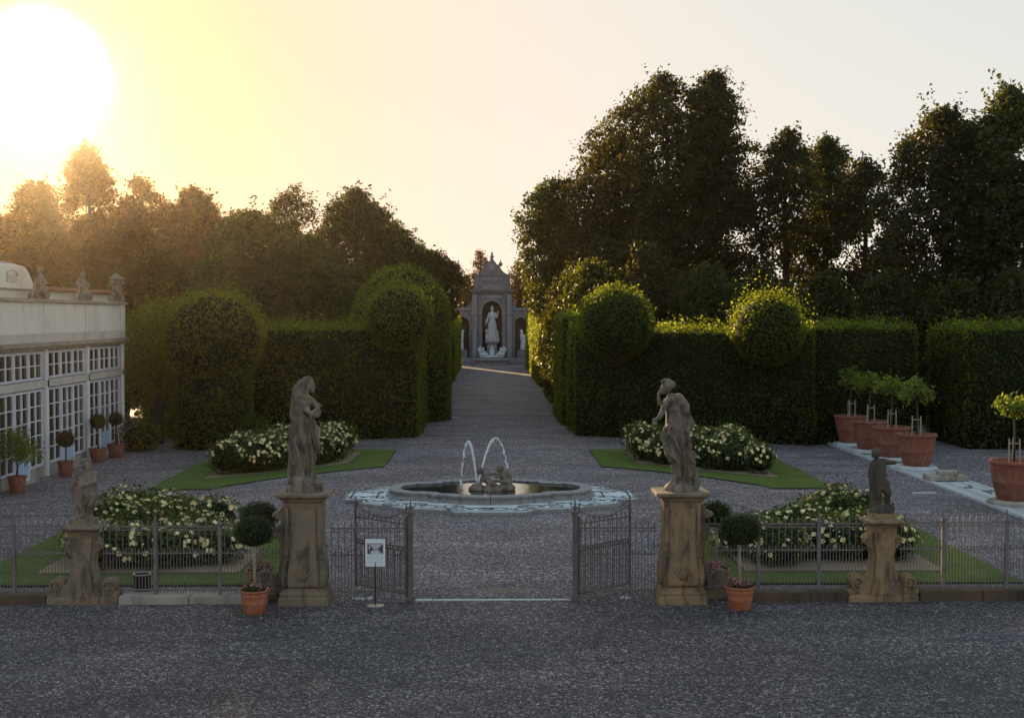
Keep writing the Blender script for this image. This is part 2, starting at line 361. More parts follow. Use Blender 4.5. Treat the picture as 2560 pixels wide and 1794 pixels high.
def hedge(name, label, foot, z0, z1, size=.15, dens=110, group=None, shaggy=.16, mat='yew', parent=None):
    c = np.mean(np.array(foot), axis=0)
    if sum(foot[i][0]*foot[(i+1) % len(foot)][1]-foot[(i+1) % len(foot)][0]*foot[i][1] for i in range(len(foot))) < 0: foot = foot[::-1]
    tris = []; base = MB(); n = len(foot); ins = []
    A = [np.array(p, dtype=float) for p in foot]
    for i in range(n):
        p, q_ = A[i], A[(i+1) % n]
        tris += [((*p, z0), (*q_, z0), (*q_, z1)), ((*p, z0), (*q_, z1), (*p, z1))]
    from mathutils.geometry import tessellate_polygon
    for t in tessellate_polygon([[Vector((*p, z1)) for p in A]]):
        tt = [np.array((*A[i], z1)) for i in t]
        if np.cross(tt[1]-tt[0], tt[2]-tt[0])[2] < 0: tt = [tt[0], tt[2], tt[1]]
        tris.append(tuple(map(tuple, tt)))
    ar = sum(np.linalg.norm(np.cross(np.array(t[1])-np.array(t[0]), np.array(t[2])-np.array(t[0])))/2 for t in tris)
    P, Nn, _ = tri_sample(tris, int(ar*dens))
    off = rng.normal(0, .045, len(P)) + lump(P, 1.1, .09, sum(map(ord, label)) % 999)
    P = P + Nn*off[:, None]
    up = Nn[:, 2] > .5; P[up, 2] += rng.exponential(shaggy*.5, up.sum()) - .03
    # soft shoulder along the top edge
    edge = (P[:, 2] > z1-.25) & ~up; P[edge] -= Nn[edge]*((P[edge, 2]-(z1-.25))/.25)[:, None]**2*.12
    V = leaves(P, Nn, size, .6)
    # core, inset
    for i in range(n):
        a, b_, c_ = A[i-1], A[i], A[(i+1) % n]
        d1 = (b_-a)/np.linalg.norm(b_-a); d2 = (c_-b_)/np.linalg.norm(c_-b_); n1 = np.array((-d1[1], d1[0])); n2 = np.array((-d2[1], d2[0]))
        m = (n1+n2); m = m/max(.3, m@m)*2*.14; ins.append(tuple(b_+m))
    base.prism(ins, z0-.02, z1-.12, 'z')
    me = quads_mesh(name, V, M[mat], base)
    o = link(name, me, parent)
    if parent is None: tag(o, label, 'hedge', group)
    return o
def blob_leaves(c, r, dens, size, shag=.1, seed=0, align=.6, lo=-1.0, amp=.1):
    c = np.array(c); r = np.array(r if hasattr(r, '__len__') else (r, r, r), dtype=float)
    ar = 4*math.pi*((r[0]*r[1])**1.6/3+(r[0]*r[2])**1.6/3+(r[1]*r[2])**1.6/3)**(1/1.6)
    D = unit(rng.normal(size=(int(ar*dens), 3))); D = D[D[:, 2] > lo]
    P = c + D*r; P = P + D*(lump(P, 1.6/max(.4, r.mean()*.5), amp, seed) + rng.normal(0, .035, len(P)) + rng.exponential(shag*.35, len(P))*np.clip(D[:, 2]+.5, .1, 1.5))[:, None]
    return leaves(P, D, size, align)
def ball(name, label, cat, c, r, size=.15, dens=130, shag=.3, body=None, mat='yew', group=None, parent=None, amp=.08, trunk=None):
    V = [blob_leaves(c, r, dens, size, shag, seed=int(c[0]*10), amp=amp)]
    rr = r if hasattr(r, '__len__') else (r, r, r)
    base = MB(); base.sphere(c, rr[0]-.14, 20, 12, rr[1]-.14, rr[2]-.14)
    if body:           # (radius_x, radius_y, z0, z1) clipped column below
        bx, by, z0, z1 = body; n = int(2*math.pi*max(bx, by)*(z1-z0)*dens); a = rng.uniform(0, 6.283, n)
        Nn = np.stack([np.cos(a), np.sin(a), np.zeros(n)], 1); zz = rng.uniform(z0, z1, n)
        P = np.stack([c[0]+Nn[:, 0]*bx, c[1]+Nn[:, 1]*by, zz], 1); P = P + Nn*(rng.normal(0, .05, n)+lump(P, .9, .14, 5))[:, None]
        V.append(leaves(P, Nn, size, .6)); base.lathe([(1, z0), (1, z1)], 20, (c[0], c[1], 0), True, bx-.2, by-.2)
    o = link(name, quads_mesh(name, np.concatenate(V), M[mat], base), parent)
    if parent is None: tag(o, label, cat, group)
    return o

def tree(name, label, x, y, top, rx, bottom, ry=None, n=20000, size=.3, lobes=16, mat='oak', group=None, sparse=0., cat='tree', seed=0, clump=.5, trunk_r=None, spire=0., lean=0, wide=.35):
    """trunk, limbs and a crown of leaf clumps filling a lumpy envelope whose widest level is at `wide`"""
    global rng
    keep = rng; rng = np.random.default_rng(1000+seed); r = rng
    ry = ry or rx; rz = top-bottom
    t = thing(name, label, cat, (x, y, 0), 0, group)
    tr = MB(); tr_r = trunk_r or .018*top+.05
    tr.tube([(0, 0, -.1)] + [(lean*k/5+r.normal(0, .12), r.normal(0, .12), top*.92*k/5) for k in range(1, 6)], [tr_r*1.25, tr_r, tr_r*.85, tr_r*.6, tr_r*.35, tr_r*.05], 8)
    def env(f):               # relative radius at height fraction f
        up = np.clip((f-wide)/(1-wide), 0, 1); dn = np.clip((wide-f)/wide, 0, 1)
        return np.where(f > wide, (1-up**1.7)**.72*(1-spire*.45*up), (1-.55*dn**2)**.5)
    ncl = max(60, int(n/16*1.2)); f = r.uniform(0, 1, ncl)**.85; a = r.uniform(0, 6.283, ncl)
    D = np.stack([np.cos(a), np.sin(a), (f-.45)*1.6], 1)
    bump = 1 + lump(D*np.array([1, 1, 1.6]), 1.7, .42, seed) + lump(D*np.array([1, 1, 1.6]), 4.2, .22, seed+9)
    rad = (1-r.uniform(0, 1, ncl)**2*.85)*env(f)*np.clip(bump, .5, 1.35)
    CP = np.stack([np.cos(a)*rad*rx+lean*f, np.sin(a)*rad*ry, bottom+f*rz*(.94+.06*np.clip(bump, 0, 1.2))], 1)
    Dn = unit(D*np.array([1, 1, .8]))
    hole = lump(CP*np.array([1, .3, 1]), .42+.5/rx, 1, seed+3); km = hole > (-9 if sparse <= 0 else -.95+sparse*1.15)
    km &= ~((rad < .35) & (r.random(ncl) < .6))
    CP = CP[km]; Dn = Dn[km]; rad = rad[km]; f = f[km]
    m = max(6, n//max(1, len(CP))); m = min(m, 26)
    cs = np.repeat(r.uniform(.35, 1.0, len(CP)), m)[:, None]
    P = np.repeat(CP, m, 0) + r.normal(size=(len(CP)*m, 3))*clump*cs*np.array([1, 1, .7]); Nn = np.repeat(Dn, m, 0)
    # ragged shoots breaking the outline
    k = r.choice(len(CP), min(len(CP), 90)); Q = []
    for i in k: 
        L0 = r.uniform(.5, 1.3)*min(1.3, rx*.25); d = Dn[i]*np.array([.8, .8, .4])+np.array([0, 0, .7]); q_ = r.uniform(0, 1, (14, 1)); Q.append(CP[i]+d*q_*L0*1.3+r.normal(size=(14, 3))*.13)
    Q = np.concatenate(Q); P = np.concatenate([P, Q]); Nn = np.concatenate([Nn, np.tile([0, 0, 1.], (len(Q), 1))])
    P[:, 2] = np.maximum(P[:, 2], .15)
    V = leaves(P, Nn + np.array([0, 0, .6]), size, .35)
    nl = min(lobes*2, len(CP))
    for i in r.choice(len(CP), nl, replace=False):
        c = CP[i]; hz_ = math.hypot(c[0], c[1]); zs = max(.8, c[2]-r.uniform(.7, 1.3)*hz_-.8); ff = min(1, zs/(top*.92)); s0 = np.array([lean*ff, 0, zs]); mid = (s0+c)/2+r.normal(0, .3, 3)+np.array([0, 0, .3])
        b0 = tr_r*.42*max(.3, 1-ff); tr.tube([s0, mid, c], [b0, b0*.6, b0*.15], 5)
        for _ in range(2):
            j = r.choice(len(CP)); dd = CP[np.argsort(((CP-c)**2).sum(1))[r.integers(1, 12)]]; tr.tube([mid, (mid+dd)/2+r.normal(0, .2, 3), dd], [b0*.4, b0*.25, .01], 4)
    tr.build('trunk', M['bark'], t, smooth=True, fix=False)
    link('crown', quads_mesh('crown', V, M[mat]), t)
    rng = keep
    return t

# ------------------------------------------------------------------ sculpting
def ell_ring(cx, cy, z, rx, ry, n=28, sq=1.0, wob=0, ph=0):
    out_ = []
    for k in range(n):
        a = 2*math.pi*k/n; ca, sa = math.cos(a), math.sin(a)
        m = 1 + (wob*math.sin(a*7+ph+z*2) if wob else 0)
        out_.append((cx + math.copysign(abs(ca)**sq, ca)*rx*m, cy + math.copysign(abs(sa)**sq, sa)*ry*m, z))
    return out_
class Clay(MB):
    def cap(s, a, ra, b, rb, n=10):
        a = Vector(a); b = Vector(b); d = b-a; Ls = d.length; t = d.normalized()
        pts = []; rs = []
        for k in range(4): an = math.pi/2*(k+.15)/4; pts.append(a - t*ra*math.cos(an)); rs.append(ra*math.sin(an))
        pts.append(a); rs.append(ra); pts.append(b); rs.append(rb)
        for k in range(3, -1, -1): an = math.pi/2*(k+.15)/4; pts.append(b + t*rb*math.cos(an)); rs.append(rb*math.sin(an))
        return s.tube(pts, rs, n)
    def chain(s, *pr):
        for (p, r), (p2, r2) in zip(pr, pr[1:]): s.cap(p, r, p2, r2)
        return s
    def ell(s, c, rx, ry=None, rz=None): return s.sphere(c, rx, 16, 10, ry or rx, rz or rx)
    def rings(s, data, wob=0, sq=1.0, n=42):      # (z, cx, rx, ry, cy)
        return s.loft([ell_ring(d[1], d[4] if len(d) > 4 else 0, d[0], d[2], d[3], n, sq, wob, i*.15) for i, d in enumerate(data)])
    def done(s, name, mat, voxel=.02, smooth=3, fold=None, parent=None, loc=None):
        me = s.mesh(name+'_raw', mat); o = bpy.data.objects.new('tmp', me); col.objects.link(o)
        m = o.modifiers.new('r', 'REMESH'); m.mode = 'VOXEL'; m.voxel_size = voxel; m.use_smooth_shade = True
        m2 = o.modifiers.new('s', 'SMOOTH'); m2.factor = .35; m2.iterations = smooth
        dg = bpy.context.evaluated_depsgraph_get(); me2 = bpy.data.meshes.new_from_object(o.evaluated_get(dg)); bpy.data.objects.remove(o)
        n = len(me2.vertices); co = np.empty(n*3, np.float32); no = np.empty(n*3, np.float32); me2.vertices.foreach_get('co', co); me2.vertex_normals.foreach_get('vector', no)
        co = co.reshape(-1, 3).astype(float); no = no.reshape(-1, 3).astype(float)
        if fold is not None: co = co + no*fold(co)[:, None]*1.7
        co = co + no*lump(co, 14, .004, 3)[:, None]
        me2.vertices.foreach_set('co', co.astype(np.float32).ravel()); me2.update()
        me2.polygons.foreach_set('use_smooth', [True]*len(me2.polygons)); me2.name = name
        if not me2.materials: me2.materials.append(mat)
        return link(name, me2, parent, loc)
def drape(co, z0, z1, amp=.02, k=16, slant=1.2, seed=0, cx=0):
    z = co[:, 2]; an = np.arctan2(co[:, 1], co[:, 0]-cx)
    wgt = np.clip((z-z0)/.1, 0, 1)*np.clip((z1-z)/.1, 0, 1)
    ph = k*an + slant*8*z + 1.6*np.sin(z*5+seed) + 1.1*np.sin(an*3+seed*2)
    return wgt*amp*((1-np.abs(np.sin(ph*.5)))**1.6*2.2-.9 + .35*np.sin(ph*1.7+1))

# ================================================================== ground
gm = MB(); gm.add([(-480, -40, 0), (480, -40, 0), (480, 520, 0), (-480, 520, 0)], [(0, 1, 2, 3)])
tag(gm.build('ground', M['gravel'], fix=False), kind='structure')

# loose bright pebbles and a few dry leaves on the forecourt
n = 15000; P = np.stack([rng.uniform(-13, 13, n), 13.5+14.2*rng.random(n)**.8, np.zeros(n)], 1); sv = np.array([(1, 0, 0), (0, 1, 0), (-1, 0, 0), (0, -1, 0), (0, 0, .8)])
an = rng.uniform(0, 6.28, n); sz = rng.uniform(.008, .02, n); ca, sa = np.cos(an)[:, None], np.sin(an)[:, None]
vx = (sv[:, 0]*ca - sv[:, 1]*sa*.7)*sz[:, None]; vy = (sv[:, 0]*sa + sv[:, 1]*ca*.7)*sz[:, None]; vz = sv[:, 2]*sz[:, None]
V = np.stack([P[:, :1]+vx, P[:, 1:2]+vy, P[:, 2:]+vz+.002], 2).reshape(-1, 3)
fi = (np.array([(0, 1, 4), (1, 2, 4), (2, 3, 4), (3, 0, 4)])[None]+5*np.arange(n)[:, None, None]).reshape(-1)
me = bpy.data.meshes.new('pebbles'); me.vertices.add(len(V)); me.vertices.foreach_set('co', V.astype(np.float32).ravel()); me.loops.add(12*n); me.loops.foreach_set('vertex_index', fi.astype(np.int32)); me.polygons.add(4*n); me.polygons.foreach_set('loop_start', (3*np.arange(4*n)).astype(np.int32)); me.update(calc_edges=True)
q = NB('pebble_stone'); q.bsdf(q.ramp(q.n('ShaderNodeNewGeometry').outputs['Random Per Island'], [(0, (.02, .018, .022)), (.4, (.12, .11, .125)), (.8, (.35, .32, .32)), (1, (.75, .7, .64))]), .6, None, spec=.4); me.materials.append(q.mat)
tag(link('pebbles', me), kind='stuff')
P = np.stack([rng.uniform(-12, 12, 260), rng.uniform(15, 28, 260), rng.uniform(.006, .015, 260)], 1)
tag(link('fallen_leaves', quads_mesh('fallen_leaves', leaves(P, np.tile([0, 0, 1.], (260, 1)), .06, 3), plain('dry_leaf', (.22, .15, .08), .8, nz=.5, scale=.8))), kind='stuff')

# parterre lawns: each a quarter of the parterre, cut back in a curve around the fountain
FY = 44.2
def curve_pts(mir, sgn):
    far = [(-12.5, 46.4), (-10.2, 46.4), (-9.9, 47.4), (-8.3, 49.7), (-6.5, 51.7), (-4.55, 53.3)]
    return [(sgn*-1*x if sgn > 0 else x, (2*FY-y) if mir else y) for x, y in far]
def flat(name, outl, z0, z1, mat, kind='structure', parent=None):
    from mathutils.geometry import tessellate_polygon
    m = MB(); n = len(outl); vs = [(x, y, z1) for x, y in outl]+[(x, y, z0) for x, y in outl]
    tt = tessellate_polygon([[Vector((*p, 0)) for p in outl]])
    m.add(vs, [tuple(t) for t in tt]+[(i, (i+1) % n, n+(i+1) % n, n+i) for i in range(n)])
    o = m.build(name, mat, parent)
    return tag(o, kind=kind) if not parent else o
def inside(px, py, poly):
    c = np.zeros(len(px), bool); n = len(poly)
    for i in range(n):
        x1, y1 = poly[i]; x2, y2 = poly[i-1]
        c ^= ((y1 > py) != (y2 > py)) & (px < (x2-x1)*(py-y1)/((y2-y1) or 1e-9)+x1)
    return c
def in_poly(poly, n):
    a = np.array(poly); lo, hi = a.min(0), a.max(0); P = rng.uniform(lo, hi, (int(n*2.2)+20, 2)); return P[inside(P[:, 0], P[:, 1], poly)][:n]
def shrink(poly, c, f): return [((x-c[0])*f+c[0], (y-c[1])*f+c[1]) for x, y in poly]
petal = MB()
for k in range(6):
    a = k*1.047; petal.add([(0, 0, -.01), (.036*math.cos(a-.5), .036*math.sin(a-.5), .012), (.046*math.cos(a), .046*math.sin(a), .022), (.036*math.cos(a+.5), .036*math.sin(a+.5), .012)], [(0, 1, 2, 3)])
for k in range(4):
    a = k*1.57+.4; petal.add([(0, 0, 0), (.022*math.cos(a-.6), .022*math.sin(a-.6), .032), (.022*math.cos(a+.6), .022*math.sin(a+.6), .032)], [(0, 1, 2)])
petal_me = petal.mesh('blossom', M['petal'], fix=False)
beds = []
for mir in (False, True):
    for sgn in (-1, 1):
        cv = curve_pts(mir, sgn); X = lambda v: v*sgn*-1 if sgn > 0 else v
        yb = 60.0 if not mir else 29.8
        sx = 1 if sgn > 0 else -1
        outl = cv + [(sx*4.55, yb), (sx*12.5, yb)]
        flat('lawn', outl, 0, .055, M['turf'])
        flat('lawn_edging', shrink(outl, (sx*8.5, sum(p[1] for p in outl)/len(outl)), 1.004), 0, .038, M['edging'])
        if not mir: bed = [(-11.1, 49.2), (-9.3, 50.7), (-7.8, 52.3), (-6.15, 54.3), (-6.05, 58.4), (-11.1, 58.4)]
        else: bed = [(-11.1, 39.2), (-9.3, 37.7), (-7.8, 36.1), (-6.2, 34.1), (-6.2, 31.1), (-11.1, 31.1)]
        bed = [(x*sx*-1, y) for x, y in bed]
        cb = (sum(p[0] for p in bed)/6, sum(p[1] for p in bed)/6)
        flat('bed_edging', shrink(bed, cb, 1.02), .03, .066, M['edging'])
        flat('sand_bed', bed, .03, .075, M['sand'])
        # blades along the turf
        n = 9000 if not mir else 26000
        P2 = in_poly(outl, n); P2 = P2[~inside(P2[:, 0], P2[:, 1], shrink(bed, cb, 1.025))]
        n = len(P2); hgt = rng.uniform(.025, .06, n) if mir else rng.uniform(.03, .065, n); wd = .014 if mir else .022; an = rng.uniform(0, 6.28, n)
        B = np.stack([P2[:, 0], P2[:, 1], np.full(n, .05)], 1); t1 = np.stack([np.cos(an), np.sin(an), np.zeros(n)], 1)*wd; tp = np.stack([rng.normal(0, .02, n), rng.normal(0, .02, n), hgt], 1)
        V = np.empty((n, 4, 3)); V[:, 0] = B-t1*.5; V[:, 1] = B+t1*.5; V[:, 2] = B+tp+t1*.15; V[:, 3] = B+tp-t1*.15
        tag(link('grass', quads_mesh('grass', V.reshape(-1, 3), M['grassb'])), kind='stuff')
        beds.append((mir, sx, bed, cb))
# roses: one dense planting per bed; mounds of uneven height
where = {(False, -1): 'far rose bed behind the draped left statue', (False, 1): 'far rose bed behind the statue seen from the back',
         (True, -1): 'near rose bed behind the left fence, beside the bare-chested putto', (True, 1): 'near rose bed behind the right fence beside the dark putto'}
for mir, sx, bed, cb in beds:
    t = thing('rose_bed', where[(mir, sx)]+', full of cream blooms', 'rose bushes', (cb[0], cb[1], .07), 0, 'rose beds of the parterre')
    pl = shrink(bed, (cb[0], cb[1]+(1.1 if not mir else .6)), .84 if mir else .82)
    mounds = in_poly(pl, 46); Vs = []; FP = []; FN = []; core = MB()
    hh = 1.35 if not mir else 1.1
    for (mx, my) in mounds:
        h_ = hh*random.uniform(.7, 1.12); r = random.uniform(.6, .85)
        if mir: h_ *= (1.0 if my > 34.5 else .82)
        c = (mx-cb[0], my-cb[1], h_*.5)
        Vs.append(blob_leaves(c, (r, r, h_*.52), 130, .10, .12, int(mx*7)))
        core.sphere(c, r*.82, 10, 7, r*.82, h_*.42)
        D = unit(rng.normal(size=(85, 3))); D = D[D[:, 2] > -.15]; FP.append(np.array(c) + D*np.array([r+.03, r+.03, h_*.52+.05]) + rng.normal(0, .03, (len(D), 3))); FN.append(D)
    core.sphere((0, 0, .2), 1.2, 10, 6, 1.2, .3)
    tag(link('foliage', quads_mesh('foliage', np.concatenate(Vs), M['rose'], core), t), kind='stuff')
    FP = np.concatenate(FP); FN = np.concatenate(FN)
    # keep only blooms outside the other mounds
    ok = np.ones(len(FP), bool)
    for (mx, my) in mounds:
        d = (FP-np.array([mx-cb[0], my-cb[1], hh*.45]))/np.array([.55, .55, hh*.42]); ok &= (d**2).sum(1) > 1
    ok &= (lump(FP, 2.2, 1, 7+int(cb[0])) + rng.normal(0, .25, len(FP))) > -.45
    FP, FN = FP[ok], FN[ok]
    dcam = (FP[:, 1]*1.0 - FP[:, 2]*2 - FN[:, 2]*1.0 + FN[:, 1]*1.2); order = np.argsort(dcam); FP, FN = FP[order], FN[order]
    pick = rng.permutation(min(len(FP), 700))[:(300 if mir else 0)]; rest = np.setdiff1d(np.arange(len(FP)), pick)
    for i in pick:
        o = link('blossom', petal_me, t, FP[i]); q_ = Vector(FN[i]+np.array([0, -.3, .6])).to_track_quat('Z', 'Y'); o.rotation_euler = q_.to_euler(); s_ = random.choice((.8, 1.2, 1.5, 1.8))*random.uniform(.85, 1.15); o.scale = (s_, s_, s_)
    rest = rest[rng.permutation(len(rest))[:(750 if mir else 1000)]]
    n = len(rest); Vf = []
    for k in range(3): Vf.append(leaves(FP[rest]+rng.normal(0, .012, (n, 3)), FN[rest], .125 if mir else .135, 2.0, .3, .95))
    tag(link('blossoms', quads_mesh('blossoms', np.concatenate(Vf), M['petals']), t), kind='stuff')

# ================================================================== hedges and topiary
hedge('hedge', 'long clipped hedge from the round-headed topiary to the left corner of the alley', [(-13.6, 63.2), (-3.9, 66.4), (-3.9, 70.5), (-14.2, 67.8)], 0, 5.65, .17, 90, 'clipped hedges', .35)
hedge('hedge', 'right clipped hedge facing the parterre, with two balls, from alley corner to big pots', [(4.25, 67.4), (15.6, 61.9), (16.6, 66.4), (5.2, 71.5)], 0, 5.55, .17, 90, 'clipped hedges', .3)
hedge('hedge', 'hedge section standing behind the four potted citrus trees', [(15.3, 62.6), (20.9, 62.6), (20.9, 69.5), (16.3, 69.5)], 0, 5.75, .17, 80, 'clipped hedges', .3)
hedge('hedge', 'rightmost hedge block at the edge of the picture, beyond the side path', [(22.5, 60.2), (31, 59.5), (31, 66), (22.5, 66)], 0, 5.7, .17, 80, 'clipped hedges', .3)
hedge('hedge', 'dark hedge closing the side path between the two right hedge blocks', [(19.5, 76), (30, 76), (30, 79), (19.5, 79)], 0, 5.6, .2, 50, 'clipped hedges', .3)
segL = [(70.3, 78, -3.95), (78, 80, -3.65), (80, 90, -3.95), (90, 92, -3.65), (92, 104, -3.95), (104, 106.5, -3.65), (106.5, 122, -3.95), (122, 125, -3.65), (125, 158, -3.95)]
hts = [5.6, 5.9, 5.7, 6.0, 5.8, 6.1, 5.9, 6.2, 6.0]
for i, (y0, y1, x) in enumerate(segL):
    k = i+1; nm = ['first', 'second', 'third', 'fourth', 'fifth', 'sixth', 'seventh', 'eighth', 'farthest'][i]
    hedge('hedge', f'{nm} stretch from the fountain of the shadowed hedge wall left of the alley', [(x, y0), (x, y1-.06), (x-2.4, y1-.06), (x-2.4, y0)], 0, hts[i], .18 if y0 < 90 else .26, 80 if y0 < 90 else 34, 'left alley hedge', .25)
segR = [(70.2, 73.6, 4.25), (73.6, 83, 4.0), (83, 92, 4.45), (92, 104, 4.2), (104, 114, 4.5), (114, 158, 4.15)]
htr = [5.6, 6.2, 6.0, 6.5, 6.3, 6.6]
for i, (y0, y1, x) in enumerate(segR):
    nm = ['first', 'second', 'third', 'fourth', 'fifth', 'farthest'][i]
    hedge('hedge', f'{nm} stretch from the fountain of the sunny hedge wall right of the alley', [(x, y0), (x, y1-.06), (x+2.6, y1-.06), (x+2.6, y0)], 0, htr[i], .18 if y0 < 90 else .26, 80 if y0 < 90 else 34, 'right alley hedge', .3)
ball('topiary_ball', 'clipped ball on the left alley hedge corner, shaggy bright top', 'topiary', (-4.85, 65.5, 6.2), 1.66, .15, 150, .4, group='topiary balls on the hedges')
ball('topiary_ball', 'large clipped ball on the right hedge at the alley corner, rim lit yellow', 'topiary', (6.3, 65.5, 5.9), 1.88, .15, 150, .18, group='topiary balls on the hedges')
ball('topiary_ball', 'shaggy-topped clipped ball in the middle of the right hedge', 'topiary', (13.4, 62.0, 5.6), 1.7, .15, 150, .5, group='topiary balls on the hedges')
ball('topiary_dome', 'tall dark clipped dome rising behind the left alley ball', 'topiary', (-5.6, 78.5, 5.6), (3.05, 3.2, 3.7), .19, 90, .15, body=(3.0, 3.2, 0, 5.6))
ball('topiary_tree', 'broad round-headed yew topiary reaching the ground beside the long left hedge', 'topiary', (-13.45, 61.8, 5.1), (2.38, 2.4, 2.3), .16, 125, .4, body=(1.85, 1.8, 0, 4))
# loose yew at the end of the orangery, with trunk
t = thing('yew_tree', 'loose bushy yew with a bare trunk at the far end of the orangery', 'tree', (-16.6, 63.6, 0))
mb = MB(); mb.tube([(0, 0, -.1), (.05, 0, 1), (-.05, .1, 2.2), (.1, 0, 3.4)], [.28, .22, .18, .1], 10); mb.tube([(0, 0, 1.3), (-.6, -.3, 1.9), (-1.2, -.4, 2.6)], [.08, .06, .03]); mb.tube([(0, 0, 1.6), (.5, -.4, 2.2), (1.0, -.5, 3)], [.08, .06, .03])
mb.build('trunk', M['bark'], t, smooth=True)
V = np.concatenate([blob_leaves(c, r, 105, .17, .5, i, amp=.2) for i, (c, r) in enumerate([((0, 0, 4.6), (1.45, 1.5, 2.1)), ((-.9, .1, 3.4), (.95, 1, 1.5)), ((.9, -.1, 3.6), (1.0, 1, 1.6)), ((.3, 0, 6.2), (.8, .8, .7)), ((-.7, .2, 5.6), (.7, .8, .8))])])
link('crown', quads_mesh('crown', V, M['yew']), t)

for i, (x, y, h_, r, lb) in enumerate([(-16.6, 60.2, 1.3, .9, 'low green shrub growing next to the last clipped pot tree by the orangery'), (-15.9, 66, 1.4, 1.1, 'rounded shrub under the loose yew'), (-17.4, 67.5, 1.9, 1.2, 'taller shrub before the pale end wall'), (-11.6, 61.6, 1.3, 1.0, 'dark low bush at the foot of the round-headed topiary')]):
    base = MB(); base.sphere((0, 0, h_*.45), r*.8, 12, 8, r*.8, h_*.42)
    o = link('shrub', quads_mesh('shrub', blob_leaves((0, 0, h_*.48), (r, r, h_*.52), 110, .15, .3, i, amp=.15), M['yew'], base)); o.location = (x, y, 0); tag(o, lb, 'shrub', 'shrubs by the orangery')

# ================================================================== background trees
TL = [ # px, top, half-width px, D, mat, label
 (10, 500, 60, 92, 'warm', 'lower tree at the left picture edge under the sun', 1500), (95, 398, 62, 98, 'warm', 'round-topped backlit tree left of the tallest one', 0), (203, 336, 62, 100, 'warm', 'tallest backlit tree on the left, directly under the sun', 0),
 (325, 400, 70, 95, 'warm', 'pointed backlit tree third from the sun', 0), (440, 432, 75, 92, 'warm', 'broad backlit tree behind the orangery end', 0), (565, 470, 85, 90, 'oak', 'sloping dark tree in the middle of the left wood', 0),
 (800, 432, 92, 96, 'oak', 'dark spreading tree behind the alley dome', 0), (880, 500, 70, 102, 'oak', 'layered dark tree stepping down to the alley', 0), (960, 572, 62, 104, 'oak', 'smaller dark tree beside the left alley hedge', 0), (700, 540, 80, 88, 'oak', 'dense dark tree in front of the two spindly ones', 0)]
s_ = 0
for px, top, hw, D, mt, lb, _ in TL:
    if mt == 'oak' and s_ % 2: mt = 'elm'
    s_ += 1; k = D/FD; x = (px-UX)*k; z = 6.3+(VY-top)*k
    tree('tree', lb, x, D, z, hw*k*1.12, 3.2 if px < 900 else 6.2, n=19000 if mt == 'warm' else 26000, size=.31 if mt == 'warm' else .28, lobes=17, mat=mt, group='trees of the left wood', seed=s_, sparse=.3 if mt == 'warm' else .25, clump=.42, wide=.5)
for px, top, hw, D, lb in [(665, 414, 42, 93, 'spindly open-branched tree, taller of two standing above the left wood'), (637, 440, 26, 92, 'spindly open-branched tree, shorter and left of its twin')]:
    s_ += 1; k = D/FD; tree('thin_tree', lb, (px-UX)*k, D, 6.3+(VY-top)*k, hw*k*1.3, 8, n=3600, size=.22, lobes=22, mat='oak', group='spindly trees', seed=s_, sparse=.3, clump=.4, trunk_r=.16)
TU = [(60, 560, 90, 84), (230, 520, 110, 84), (400, 520, 110, 82), (560, 560, 110, 80), (730, 600, 100, 82), (330, 590, 90, 76), (480, 600, 80, 76), (640, 640, 80, 78), (820, 610, 80, 90), (925, 650, 50, 98)]
names_u = ['behind the orangery gable', 'behind the roof urn', 'right of the roof urn', 'above the round-headed topiary', 'above the left hedge', 'low in front, beside the orangery end', 'low in front, over the round-headed topiary', 'low in front, over the left hedge', 'left of the clipped dome', 'between the dome and the alley']
for (px, top, hw, D), lb in zip(TU, names_u):
    s_ += 1; k = D/FD
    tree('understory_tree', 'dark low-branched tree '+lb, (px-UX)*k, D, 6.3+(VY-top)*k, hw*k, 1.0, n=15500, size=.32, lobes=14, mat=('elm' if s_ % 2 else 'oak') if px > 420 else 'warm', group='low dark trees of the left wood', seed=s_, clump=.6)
TR = [(1490, 178, 185, 96, 'oak', 'huge dark tree towering right of the alley', 46000, .1, 4), (1385, 300, 125, 100, 'oak', 'left shoulder tree of the huge one', 30000, .12, 4), (1255, 398, 82, 104, 'oak', 'dark tree closest to the alley on the right', 22000, .2, 6.3),
 (1600, 172, 92, 94, 'oak', 'tall dark tree merging with the right side of the huge one', 26000, .15, 5), (1765, 300, 84, 92, 'oak', 'open-crowned tree just right of the huge one', 20000, .3, 2), (1850, 318, 82, 96, 'oak', 'thin-leaved tree with sky showing through, left of the gap', 17000, .5, 2.5),
 (1940, 365, 86, 90, 'oak', 'crooked thin-leaved tree in the gap', 16000, .45, 2.5), (2120, 255, 155, 82, 'oak', 'great dark tree at the right, left half', 40000, .1, 3), (2265, 205, 140, 80, 'oak', 'great dark tree at the right picture edge', 40000, .05, 3)]
for px, top, hw, D, mt, lb, n, sp, bt in TR:
    if s_ % 3 == 0: mt = 'elm'
    s_ += 1; k = D/FD; tree('tree', lb, (px-UX)*k, D, 6.3+(VY-top)*k, hw*k, bt, n=int(n*1.1), size=.29, lobes=22, mat=mt, group='trees of the right wood', seed=s_+40, sparse=sp+.12, clump=.42, wide=.55)
TB = [(1285, 610, 60, 92, 'beside the alley on the right'), (1330, 590, 80, 86, 'behind the big right ball'), (1450, 560, 100, 84, 'under the huge right tree'), (1590, 600, 90, 80, 'behind the right hedge between the balls'), (1720, 610, 90, 82, 'behind the shaggy right ball'), (1850, 620, 90, 80, 'below the gap of sky'), (1990, 620, 90, 76, 'above the pots'), (2150, 640, 90, 74, 'above the side path'), (2280, 620, 90, 72, 'at the right edge above the last hedge')]
